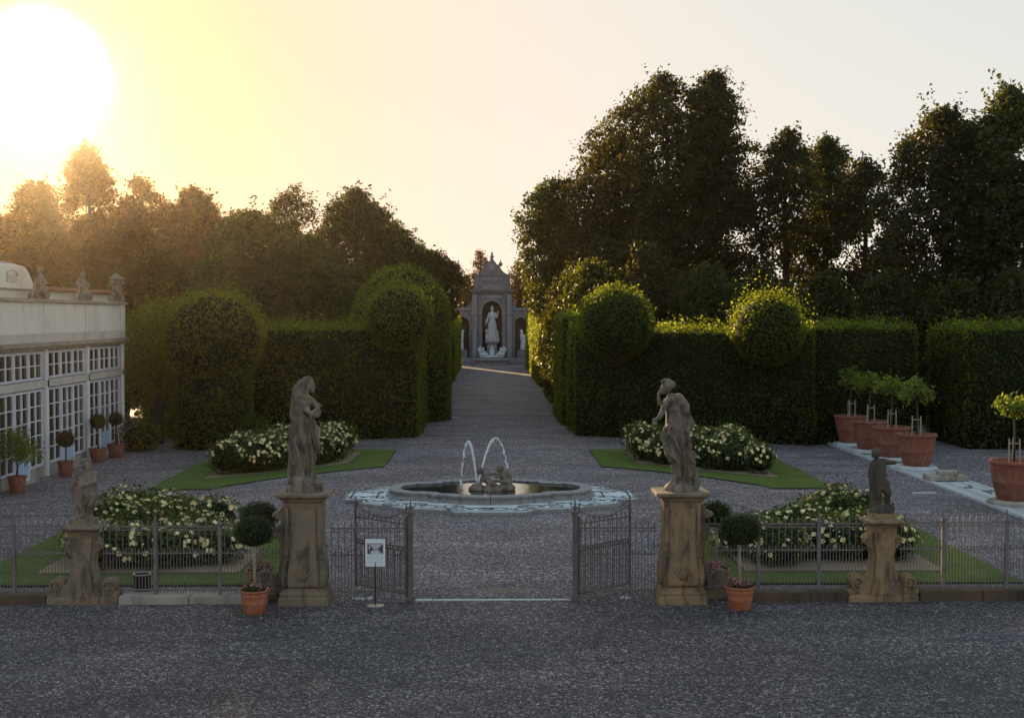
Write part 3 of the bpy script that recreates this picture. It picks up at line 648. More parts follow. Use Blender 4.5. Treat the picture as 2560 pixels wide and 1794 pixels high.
for px, top, hw, D, lb in TB:
    s_ += 1; k = D/FD; tree('understory_tree', 'dark bushy tree '+lb, (px-UX)*k, D, 6.3+(VY-top)*k, hw*k, .8, n=13500, size=.28, lobes=13, mat='elm' if s_ % 2 else 'oak', group='low dark trees of the right wood', seed=s_+80, clump=.55)
for px, top, hw, D, lb in [(1043, 622, 22, 186, 'pale sunlit tree left of the stone theatre'), (1078, 566, 24, 186, 'twiggy tree top showing over the left shoulder of the stone theatre'), (1165, 590, 30, 182, 'pale sunlit tree right of the stone theatre'), (1190, 612, 26, 186, 'light tree by the far right end of the alley')]:
    s_ += 1; k = D/FD; tree('far_tree', lb, (px-UX)*k, D, 6.3+(VY-top)*k, hw*k, 4, n=6000, size=.32, lobes=12, mat='warm', group='trees beyond the alley', seed=s_+120, sparse=.4, clump=.5)
# a far wood that reads as one mass
n = 26000; px_ = rng.uniform(-150, 150, n); hgt = 8.5+2.5*np.sin(px_*.13)+1.5*np.sin(px_*.41+1); z = hgt*rng.random(n)**.6
P = np.stack([px_, 205+rng.normal(0, 3, n), z], 1)
wm = MB(); wm.box(-150, 150, 206, 207, 0, 5.5)
tag(link('far_woods', quads_mesh('far_woods', leaves(P, np.tile([0, -1., .4], (n, 1)), .8, .4), M['oak'], wm)), kind='stuff')

# ================================================================== fountain
t = thing('fountain', 'low stone fountain basin ringed by scrolled black and white pebble paving', 'fountain', (-.08, FY, 0))
half = [(0, -3.72), (1.1, -3.72), (1.5, -3.2), (2.6, -2.95), (4.35, -1.75), (4.45, -1.1), (5.05, -.95), (5.05, .95), (4.45, 1.1), (4.35, 1.75), (2.6, 2.95), (1.5, 3.2), (1.1, 3.72), (0, 3.72)]
half = [(x, y*1.06) for x, y in half]
full = half + [(-x, y) for x, y in half[::-1] if x > 0]
m = MB(); m.prism(full, 0, .10, 'z'); m.build('paving_kerb', M['basin'], t)
m = MB(); m.prism([(x*.972, y*.972) for x, y in full], .10, .128, 'z'); m.build('pebble_paving', M['mosaic'], t)
# scrolled dark inlay
ink = MB()
def strip(pts, wd, z=.1325):
    pts = [Vector((*p, z)) for p in pts]; vs = []; fs = []
    for i, p in enumerate(pts):
        d = (pts[min(i+1, len(pts)-1)]-pts[max(0, i-1)]).normalized(); nn = Vector((-d.y, d.x, 0)); ww = wd if not callable(wd) else wd(i/(len(pts)-1))
        vs += [p+nn*ww/2, p-nn*ww/2]
    for i in range(len(pts)-1): fs.append((2*i, 2*i+1, 2*i+3, 2*i+2))
    ink.add(vs, fs)
def spiral(cx, cy, r, turns, dirn, a0=0, sx=1.5, wd=.07):
    strip([(cx+sx*r*(1-.8*k/30)*math.cos(a0+dirn*turns*6.283*k/30), cy+r*(1-.8*k/30)*math.sin(a0+dirn*turns*6.283*k/30)) for k in range(31)], lambda f: wd*1.35*(1-.45*f))
def at_f(u, f):   # point on a scaled outline, u in [0,1)
    n = len(full); Ls = [math.dist(full[i], full[(i+1) % n]) for i in range(n)]; d = (u % 1)*sum(Ls)
    for i in range(n):
        if d <= Ls[i]: a, b = full[i], full[(i+1) % n]; q_ = d/Ls[i]; return ((a[0]+(b[0]-a[0])*q_)*f, (a[1]+(b[1]-a[1])*q_)*f)
        d -= Ls[i]
    return full[0]
strip([at_f(k/160, .945) for k in range(161)], .07); strip([at_f(k/160, .77) for k in range(161)], .06)
for k in range(20):
    u = (k+.5)/20; cx, cy = at_f(u, .86); rr = .36
    spiral(cx-.42, cy, rr, 1.4, 1 if k % 2 else -1, 0 if k % 2 else 3.14, 1.25); 
    spiral(cx+.42, cy, rr*.9, 1.3, -1 if k % 2 else 1, 3.14 if k % 2 else 0, 1.2)
    strip([(cx-.6, cy+.2), (cx-.3, cy+.33*(-1)**k), (cx, cy), (cx+.3, cy-.33*(-1)**k), (cx+.6, cy-.2)], .05)
    for a in range(5):
        an = a*1.257+k; strip([(cx+.03*math.cos(an), cy+.03*math.sin(an)), (cx+.13*math.cos(an), cy+.13*math.sin(an))], .05)
strip([(.13*math.cos(a*2.513+1.57), -3.4+.13*math.sin(a*2.513+1.57)) for a in range(6)], .05, .1335)
tag(ink.build('pebble_scrolls', M['mosaicdark'], t, fix=False), kind='stuff')
arc = lambda x0, x1, y0, yb, n: [(x0+(x1-x0)*k/n, y0-(yb)*(1-(2*k/n-1)**2)) for k in range(n+1)]
bh = [(0, -2.6), (.5, -2.56), (1.0, -2.4), (1.45, -2.1), (1.9, -2.0), (2.05, -1.62), (2.75, -1.45), (3.2, -1.05), (3.45, -.45), (3.45, .45), (3.2, 1.05), (2.75, 1.45), (2.05, 1.62), (1.9, 2.0), (1.45, 2.1), (1.0, 2.4), (.5, 2.56), (0, 2.6)]
bh = [(x, y*.92) for x, y in bh]
bo = bh + [(-x, y) for x, y in bh[::-1] if x > 0]
def off(poly, d):
    n = len(poly); o = []
    for i in range(n):
        a, b, c = Vector(poly[i-1]), Vector(poly[i]), Vector(poly[(i+1) % n]); d1 = (b-a).normalized(); d2 = (c-b).normalized()
        n1 = Vector((-d1.y, d1.x)); n2 = Vector((-d2.y, d2.x)); mm = n1+n2; mm = mm*(d*2/max(.9, mm.length_squared)); o.append((b.x+mm.x, b.y+mm.y))
    return o
prof = [(-.14, .128), (-.14, .165), (-.05, .19), (.02, .25), (-.02, .32), (-.055, .345), (-.055, .38), (-.02, .40), (.32, .40), (.355, .38), (.355, .35), (.33, .32), (.33, .13)]
offs = [off(bo, d) for d, z in prof]
nb = len(bo)
cuts = [0, 2, 3, 4, 6, 7, 8, 9, 11, 13, 14, 15, 17, 19, 21, 22, 23, 25, 26, 27, 28, 29, 31, 32]
cuts = [c for c in cuts if c < nb]
for ci, c0 in enumerate(cuts):
    c1 = cuts[(ci+1) % len(cuts)]; idx = []; i = c0
    while True:
        idx.append(i % nb)
        if i % nb == c1 % nb and len(idx) > 1: break
        i += 1
        if len(idx) > 12: break
    m = MB(); rings = []
    for q_i, j in enumerate(idx):
        g_ = .012 if q_i in (0, len(idx)-1) else 0; oth = idx[1] if q_i == 0 else idx[-2]
        ring = []
        for pi_, (d, z) in enumerate(prof):
            p = Vector(offs[pi_][j]); 
            if g_: o_ = Vector(offs[pi_][oth]); p = p + (o_-p).normalized()*g_
            ring.append((p.x, p.y, z))
        rings.append(ring)
    m.loft(rings); m.build('rim_stone', M['basin'], t)
m = MB(); m.prism(off(bo, .3), .14, .335, 'z'); m.build('water', M['water'], t)
m = MB()
tag(t, None, None)
# sculpture
s = Clay(); K = 1/587.; X = lambda a: (a-830)*K; Z = lambda b: (1330-b)*K+.27
def pp(a, b, y=0): return (X(a), y, Z(b))
s.ell(pp(600, 1270), .36, .34, .13); s.ell(pp(850, 1290), .5, .42, .14); s.ell(pp(1130, 1250), .34, .36, .17); s.ell(pp(520, 1230, -.05), .17, .2, .13); s.ell(pp(440, 1270, .05), .12, .2, .1); s.ell(pp(590, 1205, -.12), .11, .13, .09)
s.cap(pp(470, 1190, -.1), .06, pp(560, 1175, -.12), .07)
s.ell(pp(620, 905, .0), .125, .13, .14); s.ell(pp(585, 915, -.03), .08, .1, .09); s.cap(pp(640, 970, .02), .07, pp(670, 1030, .02), .1); s.cap(pp(680, 1030, .02), .135, pp(770, 1110, .0), .13); s.cap(pp(780, 1110, -.03), .11, pp(940, 1200, -.1), .075); s.cap(pp(940, 1200, -.1), .07, pp(1030, 1240, -.12), .05)
s.cap(pp(770, 1130, -.08), .1, pp(790, 1230, -.15), .07); s.cap(pp(790, 1230, -.15), .06, pp(830, 1300, -.2), .05); s.cap(pp(690, 990, .1), .065, pp(830, 975, .12), .055); s.cap(pp(830, 975, .12), .05, pp(970, 980, .1), .045); s.cap(pp(650, 1050, -.08), .055, pp(620, 1150, -.14), .05)
s.ell(pp(1010, 870, .05), .125, .12, .14); s.ell(pp(1035, 830, .06), .1, .1, .08); s.cap(pp(1030, 950, .05), .07, pp(1070, 1000, .03), .12); s.cap(pp(1060, 1000, .04), .15, pp(1140, 1090, .0), .15); s.cap(pp(1150, 930, -.05), .07, pp(1200, 1010, -.08), .065); s.ell(pp(1180, 905, -.02), .075, .08, .085)
s.cap(pp(1170, 1080, -.05), .1, pp(1160, 1130, -.16), .09); s.cap(pp(1160, 1120, -.14), .085, pp(1020, 1115, -.2), .055); s.cap(pp(1080, 1000, .0), .06, pp(930, 1040, -.05), .045); s.cap(pp(1200, 1010, -.06), .07, pp(1215, 1130, -.05), .09)
sc_ = s.done('statue_group', M['statue'], .016, 3); sc_.location = (-.08+.02, FY-.35, 0)
tag(sc_, 'two reclining stone putti on rocks with a fish mouth, in the middle of the fountain', 'statue')
# jets of water
def jet(label, p0, pk, p1, r0, seed):
    r = random.Random(seed); tt = thing('water_jet', label, 'water jet', (-.06, FY-.42, 0), 0, 'two jets of the fountain')
    pts = []; n = 40
    for i in range(n+1):
        u = i/n; a, b, c = Vector(p0), Vector(pk), Vector(p1)
        ctrl = b*2-(a+c)/2; p = a*(1-u)**2+ctrl*2*u*(1-u)+c*u*u; pts.append(p)
    m = MB(); m.tube([p+Vector((r.gauss(0, .002+.006*i/n),)*3) for i, p in enumerate(pts[:20])], [r0*(1+.5*r.random()+.6*i/20) for i in range(20)], 6)
    i = 20
    while i < n:
        j = min(n, i+r.randint(2, 4)); seg = [p+Vector((r.gauss(0, .012), r.gauss(0, .012), r.gauss(0, .008))) for p in pts[i:j+1]]
        if len(seg) > 1: m.tube(seg, [r0*r.uniform(.5, 1.7) for _ in seg], 6)
        i = j + (1 if r.random() < .35 else 0)
    m.build('stream', M['jet'], tt, smooth=True, fix=False)
    d = MB()
    for _ in range(130):
        p = pts[r.randint(8, n)] + Vector((r.gauss(0, .06), r.gauss(0, .06), -abs(r.gauss(0, .12)))); d.sphere(p, r.uniform(.006, .014), 5, 4)
    tag(d.build('droplets', M['jet'], tt, fix=False), kind='stuff')
jet('left water jet rising from the fish mouth and falling left into the basin', (X(545), 0, Z(1165)), (X(365), -.1, Z(300)), (X(210), -.2, Z(1250)), .024, 4)
jet('right water jet, wider arc falling beyond the second putto', (X(572), 0, Z(1165)), (X(900), .1, Z(250)), (X(1165), .1, Z(900)), .024, 9)

# ================================================================== pedestals and statues along the fence
FZ = 28.2
def rrect(w_, d, z, cx=0, cy=0, r=.03):
    a, b = w_/2, d/2; return [(cx-a+r, cy-b, z), (cx+a-r, cy-b, z), (cx+a, cy-b+r, z), (cx+a, cy+b-r, z), (cx+a-r, cy+b, z), (cx-a+r, cy+b, z), (cx-a, cy+b-r, z), (cx-a, cy-b+r, z)]
def pedestal(x, label, mat, sg):
    t = thing('pedestal', label, 'pedestal', (x, FZ, 0), 0, 'tall statue pedestals beside the gate')
    m = MB(); m.loft([rrect(1.1, .98, -.05), rrect(1.08, .96, .15), rrect(1.03, .92, .18)]); m.build('base_slab', mat, t)
    m = MB(); m.loft([rrect(1.02, .9, .18, r=.05), rrect(1.03, .92, .24, r=.05), rrect(.96, .85, .30, r=.05), rrect(.94, .83, .36, r=.04)]); m.build('base_moulding', mat, t)
    pr = [(.36, .86), (.42, .93), (.5, .965), (.62, .965), (.75, .94), (.9, .90), (1.05, .865), (1.2, .84), (1.4, .82), (1.7, .81), (2.1, .81), (2.2, .84), (2.24, .84)]
    m = MB(); m.loft([rrect(w_, w_*.86, z, r=.05) for z, w_ in pr]); m.build('shaft', mat, t, smooth=40)
    m = MB(); m.loft([rrect(w_*.68, .06, z, 0, -w_*.43-.012, .012) for z, w_ in pr[1:-2]]); m.build('front_panel', mat, t, smooth=40)
    for s_ in (-1, 1):
        m = MB(); m.loft([rrect(.075, .05, z, s_*w_*.43, -w_*.43-.008, .012) for z, w_ in pr[1:-2]]); m.build('corner_pilaster', mat, t, smooth=40)
        m = MB(); m.tube([(s_*.40, -.41+.02*math.sin(k), 1.16+.05*math.cos(k)) for k in np.linspace(0, 6.28, 13)], .02, 6); m.sphere((s_*.40, -.405, 1.16), .03); m.tube([(s_*.40, -.42, 1.10), (s_*.395, -.43, 1.0)], [.035, .012]); m.build('scroll_knob', mat, t, smooth=True)
    # carved acanthus leaves on the belly
    m = MB()
    for k, (a, l_) in enumerate([(-.9, .24), (-.5, .3), (-.15, .34), (.15, .34), (.5, .3), (.9, .24)]):
        m.tube([(0+.03*a, -.475, .56), (.12*a, -.485, .56+l_*.5), (.26*a, -.468, .56+l_)], [.028, .03, .006], 5)
    m.tube([(.10*math.cos(a_), -.395, 1.14+.04*math.sin(a_)) for a_ in np.linspace(3.3, 6.1, 9)], .014, 5); m.build('carved_leaves', mat, t, smooth=True)
    m = MB(); m.loft([rrect(.84, .74, 2.24), rrect(.93, .83, 2.27), rrect(.93, .83, 2.31), rrect(1.06, .96, 2.34), rrect(1.10, 1.0, 2.37), rrect(1.2, 1.1, 2.38), rrect(1.2, 1.1, 2.43), rrect(1.16, 1.06, 2.45)]); m.build('cornice', M['sandstone_grey'] , t)
    # side wing with volutes, outboard
    o_ = [(.0, 0), (.82, 0), (.82, .22), (.78, .3)]
    for a in np.linspace(-.9, 3.4, 14): o_.append((.64+.19*math.cos(a)*1.0, .46+.19*math.sin(a)))
    o_ += [(.42, .5), (.34, .62), (.28, .8), (.26, 1.1), (.30, 1.3), (.38, 1.42), (.38, 1.58), (.32, 1.68), (.26, 1.72), (.26, 1.8), (.44, 1.86), (.46, 1.92), (.30, 2.0), (.2, 2.12), (.12, 2.15), (0, 2.15)]
    m = MB(); m.prism([(sg*(.30+u), w_) for u, w_ in o_], .08, .40); m.build('scroll_wing', M['sandstone_grey'], t, bevel=.012)
    return t
pedestal(-4.14, 'tall ochre stone pedestal left of the gate, carrying the draped woman, grey weathered panel', M['sandstone_grey'], -1)
pedestal(4.16, 'tall orange-ochre stone pedestal right of the gate, carrying the statue seen from behind', M['sandstone'], 1)

K = 1/535.
# left woman
s = Clay(); X = lambda a: (a-360)*K; Z = lambda b: (1490-b)*K
A = lambda a, b, y=0: (X(a), y, Z(b))
s.rings([(0, 0, .40, .33), (.1, 0, .405, .34), (.2, 0, .39, .33), (.3, -.03, .35, .3), (.38, -.06, .27, .24)])
s.ell(A(480, 1400, -.12), .17, .16, .13); s.ell(A(250, 1350, -.1), .18, .18, .15)
s.rings([(Z(1330), X(300), .26, .22), (Z(1200), X(305), .245, .21), (Z(1100), X(315), .25, .22), (Z(1000), X(340), .265, .235), (Z(900), X(350), .28, .24), (Z(800), X(352), .27, .235), (Z(700), X(345), .25, .22), (Z(620), X(335), .215, .19), (Z(550), X(318), .195, .17), (Z(480), X(315), .195, .17), (Z(420), X(318), .205, .175), (Z(380), X(325), .18, .15), (Z(350), X(345), .11, .1), (Z(300), X(375), .075, .075)])
s.cap(A(400, 980, -.08), .13, A(425, 1130, -.08), .085); s.cap(A(425, 1130, -.08), .085, A(430, 1290, -.1), .06); s.cap(A(430, 1300, -.1), .06, A(510, 1325, -.16), .04)
s.ell(A(415, 225, -.02), .115, .115, .15); s.ell(A(440, 240, -.02), .085, .085, .12); s.ell(A(455, 255, -.02), .055, .06, .08); s.cap(A(472, 250, -.02), .022, A(483, 272, -.02), .02); s.ell(A(460, 300, -.02), .045, .05, .04)
s.chain((A(400, 190, .02), .12), (A(330, 230, .03), .12), (A(270, 300, .04), .11), (A(235, 380, .04), .07), (A(215, 500, .05), .055), (A(212, 700, .06), .055), (A(205, 950, .05), .06), (A(185, 1250, .03), .04))
s.cap(A(300, 340, -.05), .13, A(340, 290, -.02), .11)
s.chain((A(395, 410, -.1), .085), (A(385, 520, -.2), .075), (A(460, 560, -.26), .055), (A(520, 500, -.24), .045))
s.chain((A(420, 410, .08), .08), (A(480, 470, .05), .06), (A(530, 470, -.05), .05))
s.ell(A(510, 575, -.22), .08, .08, .085); s.ell(A(545, 540, -.2), .05); s.ell(A(460, 590, -.24), .06); s.ell(A(515, 455, -.18), .06, .06, .05)
s.chain((A(430, 620, -.1), .07), (A(480, 760, -.08), .1), (A(510, 900, -.06), .085), (A(530, 960, -.05), .05))
def fold1(co):
    f = drape(co, Z(1330), Z(620), .026, 10, .35, 1); f += drape(co, Z(640), Z(350), .008, 11, .4, 4)
    hair = (co[:, 2] > Z(400)) & (co[:, 0] < X(430)); f = np.where(hair, .010*np.sin(co[:, 2]*60+co[:, 0]*70), f); return f
o = s.done('statue', M['statue'], .0135, 2, fold1); o.location = (-4.14, FZ, 2.44); tag(o, 'long-haired draped stone woman holding flowers on the pedestal left of the gate', 'statue')
# right woman, back view
s = Clay(); X = lambda a: (a-430)*K; Z = lambda b: (1430-b)*K
s.rings([(0, X(440), .38, .33), (.08, X(440), .385, .33), (.15, X(440), .34, .3), (.19, X(460), .24, .2)])
s.ell(A(330, 1385, -.1), .17, .15, .1); s.ell(A(590, 1360, 0), .12, .18, .14)
s.rings([(Z(1350), X(545), .14, .13), (Z(1250), X(530), .155, .15), (Z(1150), X(500), .2, .18), (Z(1080), X(455), .24, .21), (Z(1000), X(410), .28, .24), (Z(900), X(380), .28, .24), (Z(800), X(370), .27, .24), (Z(720), X(375), .27, .235), (Z(650), X(385), .26, .23), (Z(600), X(385), .25, .22), (Z(500), X(362), .215, .18), (Z(400), X(350), .195, .155), (Z(340), X(350), .19, .15), (Z(310), X(335), .13, .11), (Z(280), X(315), .08, .08)], n=46)
s.chain((A(540, 1000, .0), .09), (A(590, 1100, .02), .07), (A(600, 1250, .02), .07), (A(620, 1350, .02), .06))
s.chain((A(400, 1080, -.05), .11), (A(385, 1200, -.05), .07), (A(385, 1270, -.05), .055), (A(330, 1330, -.05), .05), (A(260, 1370, -.08), .035)); s.chain((A(460, 1120, -.05), .1), (A(445, 1330, -.02), .06))
s.ell(A(255, 205), .10, .115, .15); s.ell(A(235, 215), .085, .09, .12); s.cap(A(190, 225), .018, A(178, 243), .018); s.ell(A(205, 265), .045, .05, .04)
for a, b, r in [(212, 140, .042), (245, 125, .05), (285, 130, .055), (322, 148, .05), (343, 170, .05), (340, 198, .038), (288, 182, .095), (298, 225, .055)]: s.ell(A(a, b, random.uniform(-.03, .03)), r)
s.chain((A(262, 360, -.13), .08), (A(205, 470, -.17), .062), (A(165, 545, -.2), .05), (A(115, 590, -.2), .042)); s.ell(A(105, 585, -.2), .045, .05, .05); s.ell(A(112, 625, -.2), .06, .07, .05)
for k in range(4): s.cap(A(100, 585+k*9, -.2), .014, A(80, 600+k*9, -.22), .012, 6)
s.chain((A(245, 400, .1), .065), (A(185, 405, .05), .046), (A(163, 340, .0), .034), (A(165, 270, -.04), .027)); s.ell(A(174, 250, -.04), .03, .035, .026)
s.chain((A(400, 320, -.08), .1), (A(470, 430, -.08), .105), (A(505, 560, -.08), .10), (A(525, 620, -.1), .09)); s.chain((A(420, 640, -.12), .1), (A(300, 670, -.14), .09), (A(240, 690, -.1), .05))
s.chain((A(500, 680, -.12), .07), (A(505, 900, -.14), .07), (A(520, 1100, -.12), .06), (A(530, 1330, -.1), .05))
def fold2(co):
    f = drape(co, Z(1350), Z(690), .028, 8, 1.15, 2); f += drape(co, Z(690), Z(330), .011, 9, .3, 5)*(co[:, 0] > X(290)); return f
o = s.done('statue', M['statue'], .0135, 2, fold2); o.location = (4.16, FZ, 2.44); tag(o, 'stone woman seen from behind, hand at her chin, on the pedestal right of the gate', 'statue')

# scroll pillars
def scroll_pillar(x, label, mat, hh):
    t = thing('scroll_pillar', label, 'pillar', (x, FZ, 0), 0, 'low scroll-footed pillars on the fence wall'); k = hh/1.9
    o_ = [(.80, .16), (.80, .27), (.74, .30)]
    for a in np.linspace(-.7, 2.7, 11): o_.append((.56+.18*math.cos(a), .43+.19*math.sin(a)))
    o_ += [(.40, .44), (.33, .52), (.285, .68), (.25, .9), (.24, 1.05), (.27, 1.2), (.36, 1.3), (.385, 1.42), (.35, 1.53), (.29, 1.57), (.29, 1.64), (.30, 1.66), (.29, 1.72)]
    pts = [(u, w_*k) for u, w_ in o_]; outl = pts + [(-u, w_) for u, w_ in pts[::-1]]
    m = MB(); m.prism(outl, -.18, .18); m.build('scrolled_body', mat, t, bevel=.014)
    m = MB(); m.loft([rrect(1.56, .52, 0), rrect(1.56, .52, .1), rrect(1.5, .47, .16)]); m.build('base', mat, t)
    m = MB(); m.loft([rrect(.56, .08, .16*k, 0, -.225, .01), rrect(.42, .08, .5*k, 0, -.225, .01), rrect(.36, .08, 1.0*k, 0, -.225, .01), rrect(.44, .08, 1.35*k, 0, -.225, .01), rrect(.48, .08, 1.6*k, 0, -.225, .01)]); m.build('front_strip', mat, t)
    for s_ in (-1, 1):
        m = MB(); m.tube([(s_*(.56+(.155-.13*q_)*math.cos(-1+q_*9)), -.20, k*(.43+(.155-.13*q_)*math.sin(-1+q_*9))) for q_ in np.linspace(0, 1, 26)], .022, 6); m.build('volute', mat, t, smooth=True)
        m = MB(); m.tube([(s_*(.33+(.08-.06*q_)*math.cos(q_*7)), -.20, k*(1.41+(.08-.06*q_)*math.sin(q_*7))) for q_ in np.linspace(0, 1, 18)], .016, 6); m.build('volute', mat, t, smooth=True)
    m = MB(); z = 1.72*k; m.loft([rrect(.60, .46, z), rrect(.62, .48, z+.03), rrect(.74, .6, z+.07), rrect(.86, .7, z+.10), rrect(.86, .7, z+.14), rrect(.6, .5, z+.17), rrect(.52, .44, z+.18), rrect(.52, .44, z+.30)]); m.build('cap', mat, t)
    return z+.30
zc = scroll_pillar(-9.0, 'grey-brown scroll-footed pillar at the left, carrying the putto hugging its drapery', M['sandstone_grey'], 1.72)
K = 1/909.; s = Clay(); X = lambda a: (a-500)*K; Z = lambda b: (1340-b)*K
s.rings([(-.02, 0, .2, .18), (.05, 0, .2, .18), (.09, 0, .16, .15)])
s.rings([(Z(1120), X(480), .1, .1), (Z(1020), X(500), .2, .15), (Z(950), X(510), .22, .17), (Z(880), X(520), .235, .18), (Z(800), X(530), .23, .17), (Z(720), X(540), .205, .16), (Z(620), X(550), .195, .15), (Z(520), X(570), .19, .145), (Z(450), X(585), .18, .13), (Z(410), X(580), .13, .1), (Z(380), X(565), .07, .07)])
s.ell(A(555, 290), .105, .11, .12); 
for k in range(14): a = k*.5; s.ell((X(550)+.085*math.cos(a), .04*math.sin(a*2), Z(250)+.05*math.sin(a*1.0)+.04), .04)
s.cap(A(590, 330, -.1), .02, A(590, 345, -.11), .018); s.ell(A(590, 365, -.07), .04)
s.chain((A(430, 450, -.02), .08), (A(350, 590, -.04), .07), (A(280, 700, -.03), .05), (A(250, 780, 0), .045)); s.chain((A(730, 450, -.02), .08), (A(735, 590, -.08), .065), (A(600, 650, -.17), .055), (A(520, 680, -.18), .05))
s.chain((A(740, 650, 0), .03), (A(765, 780, 0), .03), (A(770, 860, 0), .025)); s.chain((A(250, 760, 0), .05), (A(310, 900, -.02), .06), (A(340, 1100, -.02), .045), (A(380, 1300, 0), .04))
s.chain((A(420, 900, -.05), .12), (A(430, 1080, -.1), .08), (A(430, 1200, -.05), .07), (A(440, 1320, -.08), .05)); s.chain((A(660, 880, -.05), .125), (A(665, 1060, -.08), .085), (A(630, 1200, -.03), .065), (A(600, 1320, -.05), .05)); s.cap(A(600, 1325, -.05), .045, A(670, 1335, -.12), .03)
s.chain((A(560, 900, -.14), .06), (A(570, 1050, -.15), .05)); s.chain((A(480, 1000, -.05), .07), (A(490, 1250, 0), .06))
o = s.done('statue', M['statue'], .014, 2, lambda co: drape(co, Z(1100), Z(700), .012, 12, .6, 3)); o.location = (-9.0, FZ, zc); tag(o, 'small curly-haired putto statue clutching drapery, on the left scroll-footed pillar', 'statue')
zc = scroll_pillar(8.64, 'dark-stained scroll-footed pillar at the right, carrying the dark putto', M['sandstone'], 1.82)
K = 1/826.; s = Clay(); X = lambda a: (a-510)*K; Z = lambda b: (1340-b)*K
s.rings([(-.02, 0, .27, .22), (.08, 0, .27, .22), (.16, .02, .2, .18)]); s.ell(A(640, 1250, -.05), .12, .13, .08)
s.rings([(Z(900), X(470), .1, .1), (Z(830), X(485), .155, .13), (Z(760), X(480), .165, .14), (Z(680), X(470), .155, .13), (Z(600), X(460), .16, .13), (Z(500), X(445), .165, .13), (Z(430), X(445), .16, .12), (Z(385), X(450), .12, .09), (Z(350), X(430), .06, .06)])
s.ell(A(400, 250), .105, .105, .12); s.ell(A(360, 215, 0), .06); s.ell(A(430, 230, .04), .09); s.cap(A(318, 250, -.02), .02, A(308, 262, -.02), .018); s.ell(A(340, 300, -.02), .04)
s.chain((A(520, 395, 0), .075), (A(640, 425, 0), .06), (A(730, 420, -.02), .05)); s.ell(A(735, 425), .05, .06, .04)
s.chain((A(345, 430, 0), .075), (A(310, 560, 0), .065), (A(300, 680, 0), .06), (A(320, 790, -.03), .045)); s.chain((A(320, 790, 0), .06), (A(350, 950, .02), .075), (A(345, 1120, .02), .06), (A(350, 1230, 0), .07))
s.chain((A(430, 820, 0), .115), (A(450, 1000, -.05), .075), (A(450, 1100, 0), .06), (A(460, 1230, 0), .05)); s.cap(A(460, 1225, 0), .045, A(440, 1245, -.1), .035)
s.chain((A(560, 800, 0), .115), (A(600, 960, -.06), .085), (A(620, 1080, 0), .065), (A(620, 1190, .02), .05)); s.cap(A(620, 1195, 0), .045, A(680, 1215, -.08), .035); s.ell(A(480, 900, -.1), .06)
o = s.done('statue', M['statue_dark'], .014, 2, lambda co: drape(co, Z(1300), Z(850), .006, 10, .4, 3)); o.location = (8.64, FZ, zc); tag(o, 'small dark stone putto stretching out one arm, on the right scroll-footed pillar', 'statue')

# ================================================================== plinth walls, threshold
def plinth(label, x0, x1, h_, mat, step, d=.42):
    t = thing('plinth_wall', label, 'low wall', ((x0+x1)/2, FZ, 0), 0, 'low walls under the fence'); x = x0
    while x < x1-.05:
        xe = min(x1, x+step*random.uniform(.8, 1.2)); 
        if x1-xe < .4: xe = x1
        m = MB(); m.bbox(x-(x0+x1)/2+.006, xe-(x0+x1)/2-.006, -d/2+random.uniform(-.012, .012), d/2, -.05, h_+random.uniform(-.008, .008), .014); m.build('stone_block', mat, t); x = xe
    return t
plinth('brown mossy low wall at the far left under the fence', -22, -9.8, .2, M['wallbrown'], 1.3)
plinth('pale stone low wall between the left putto pillar and the woman pedestal', -8.2, -4.95, .17, M['wallstone'], 1.9, .5)
plinth('low brown wall between the right pedestal and the dark putto pillar', 5.3, 7.85, .22, M['wallbrown'], 1.5)
plinth('long dark brown low wall under the fence at the right edge', 9.45, 23, .24, M['wallbrown'], 1.6)
t = thing('threshold', 'white stone threshold slabs lying flush across the open gateway', 'threshold', (0, FZ+.05, 0))
for a, b in ((-1.72, -1.35), (-1.33, 1.30), (1.32, 1.70)):
    m = MB(); m.bbox(a, b, -.05+(.02 if a > 1 else 0), .05, -.03, .022, .005); m.build('slab', M['marble'], t)

# ================================================================== iron fence
SPR = M['iron']
def bar_mesh(name, z0, z1, mat, r=.0095):
    m = MB(); m.tube([(0, 0, z0), (0, 0, z1-.10)], r, 5); m.lathe([(.002, z1-.13), (.019, z1-.115), (.008, z1-.10), (.02, z1-.07), (.0015, z1)], 5, cap=False); return m.mesh(name, mat, fix=False)
bars = {k: (bar_mesh('tall_bar', .12, 1.78, mt), bar_mesh('short_bar', .12, 1.16, mt)) for k, mt in (('iron', M['iron']), ('rust', M['rust']))}
def post(t, x, z1, mat, wd=.075, spike=.2, z0=0, y=0):
    m = MB(); m.bbox(x-wd/2, x+wd/2, y-wd/2, y+wd/2, z0, z1, .006); m.bbox(x-wd*.8, x+wd*.8, y-wd*.8, y+wd*.8, z1, z1+.03, .006)
    m.lathe([(wd*.3, z1+.03), (wd*.45, z1+.06), (wd*.2, z1+.09), (wd*.32, z1+.12), (.002, z1+.03+spike)], 6, (x, y, 0)); return m.build('post', mat, t)
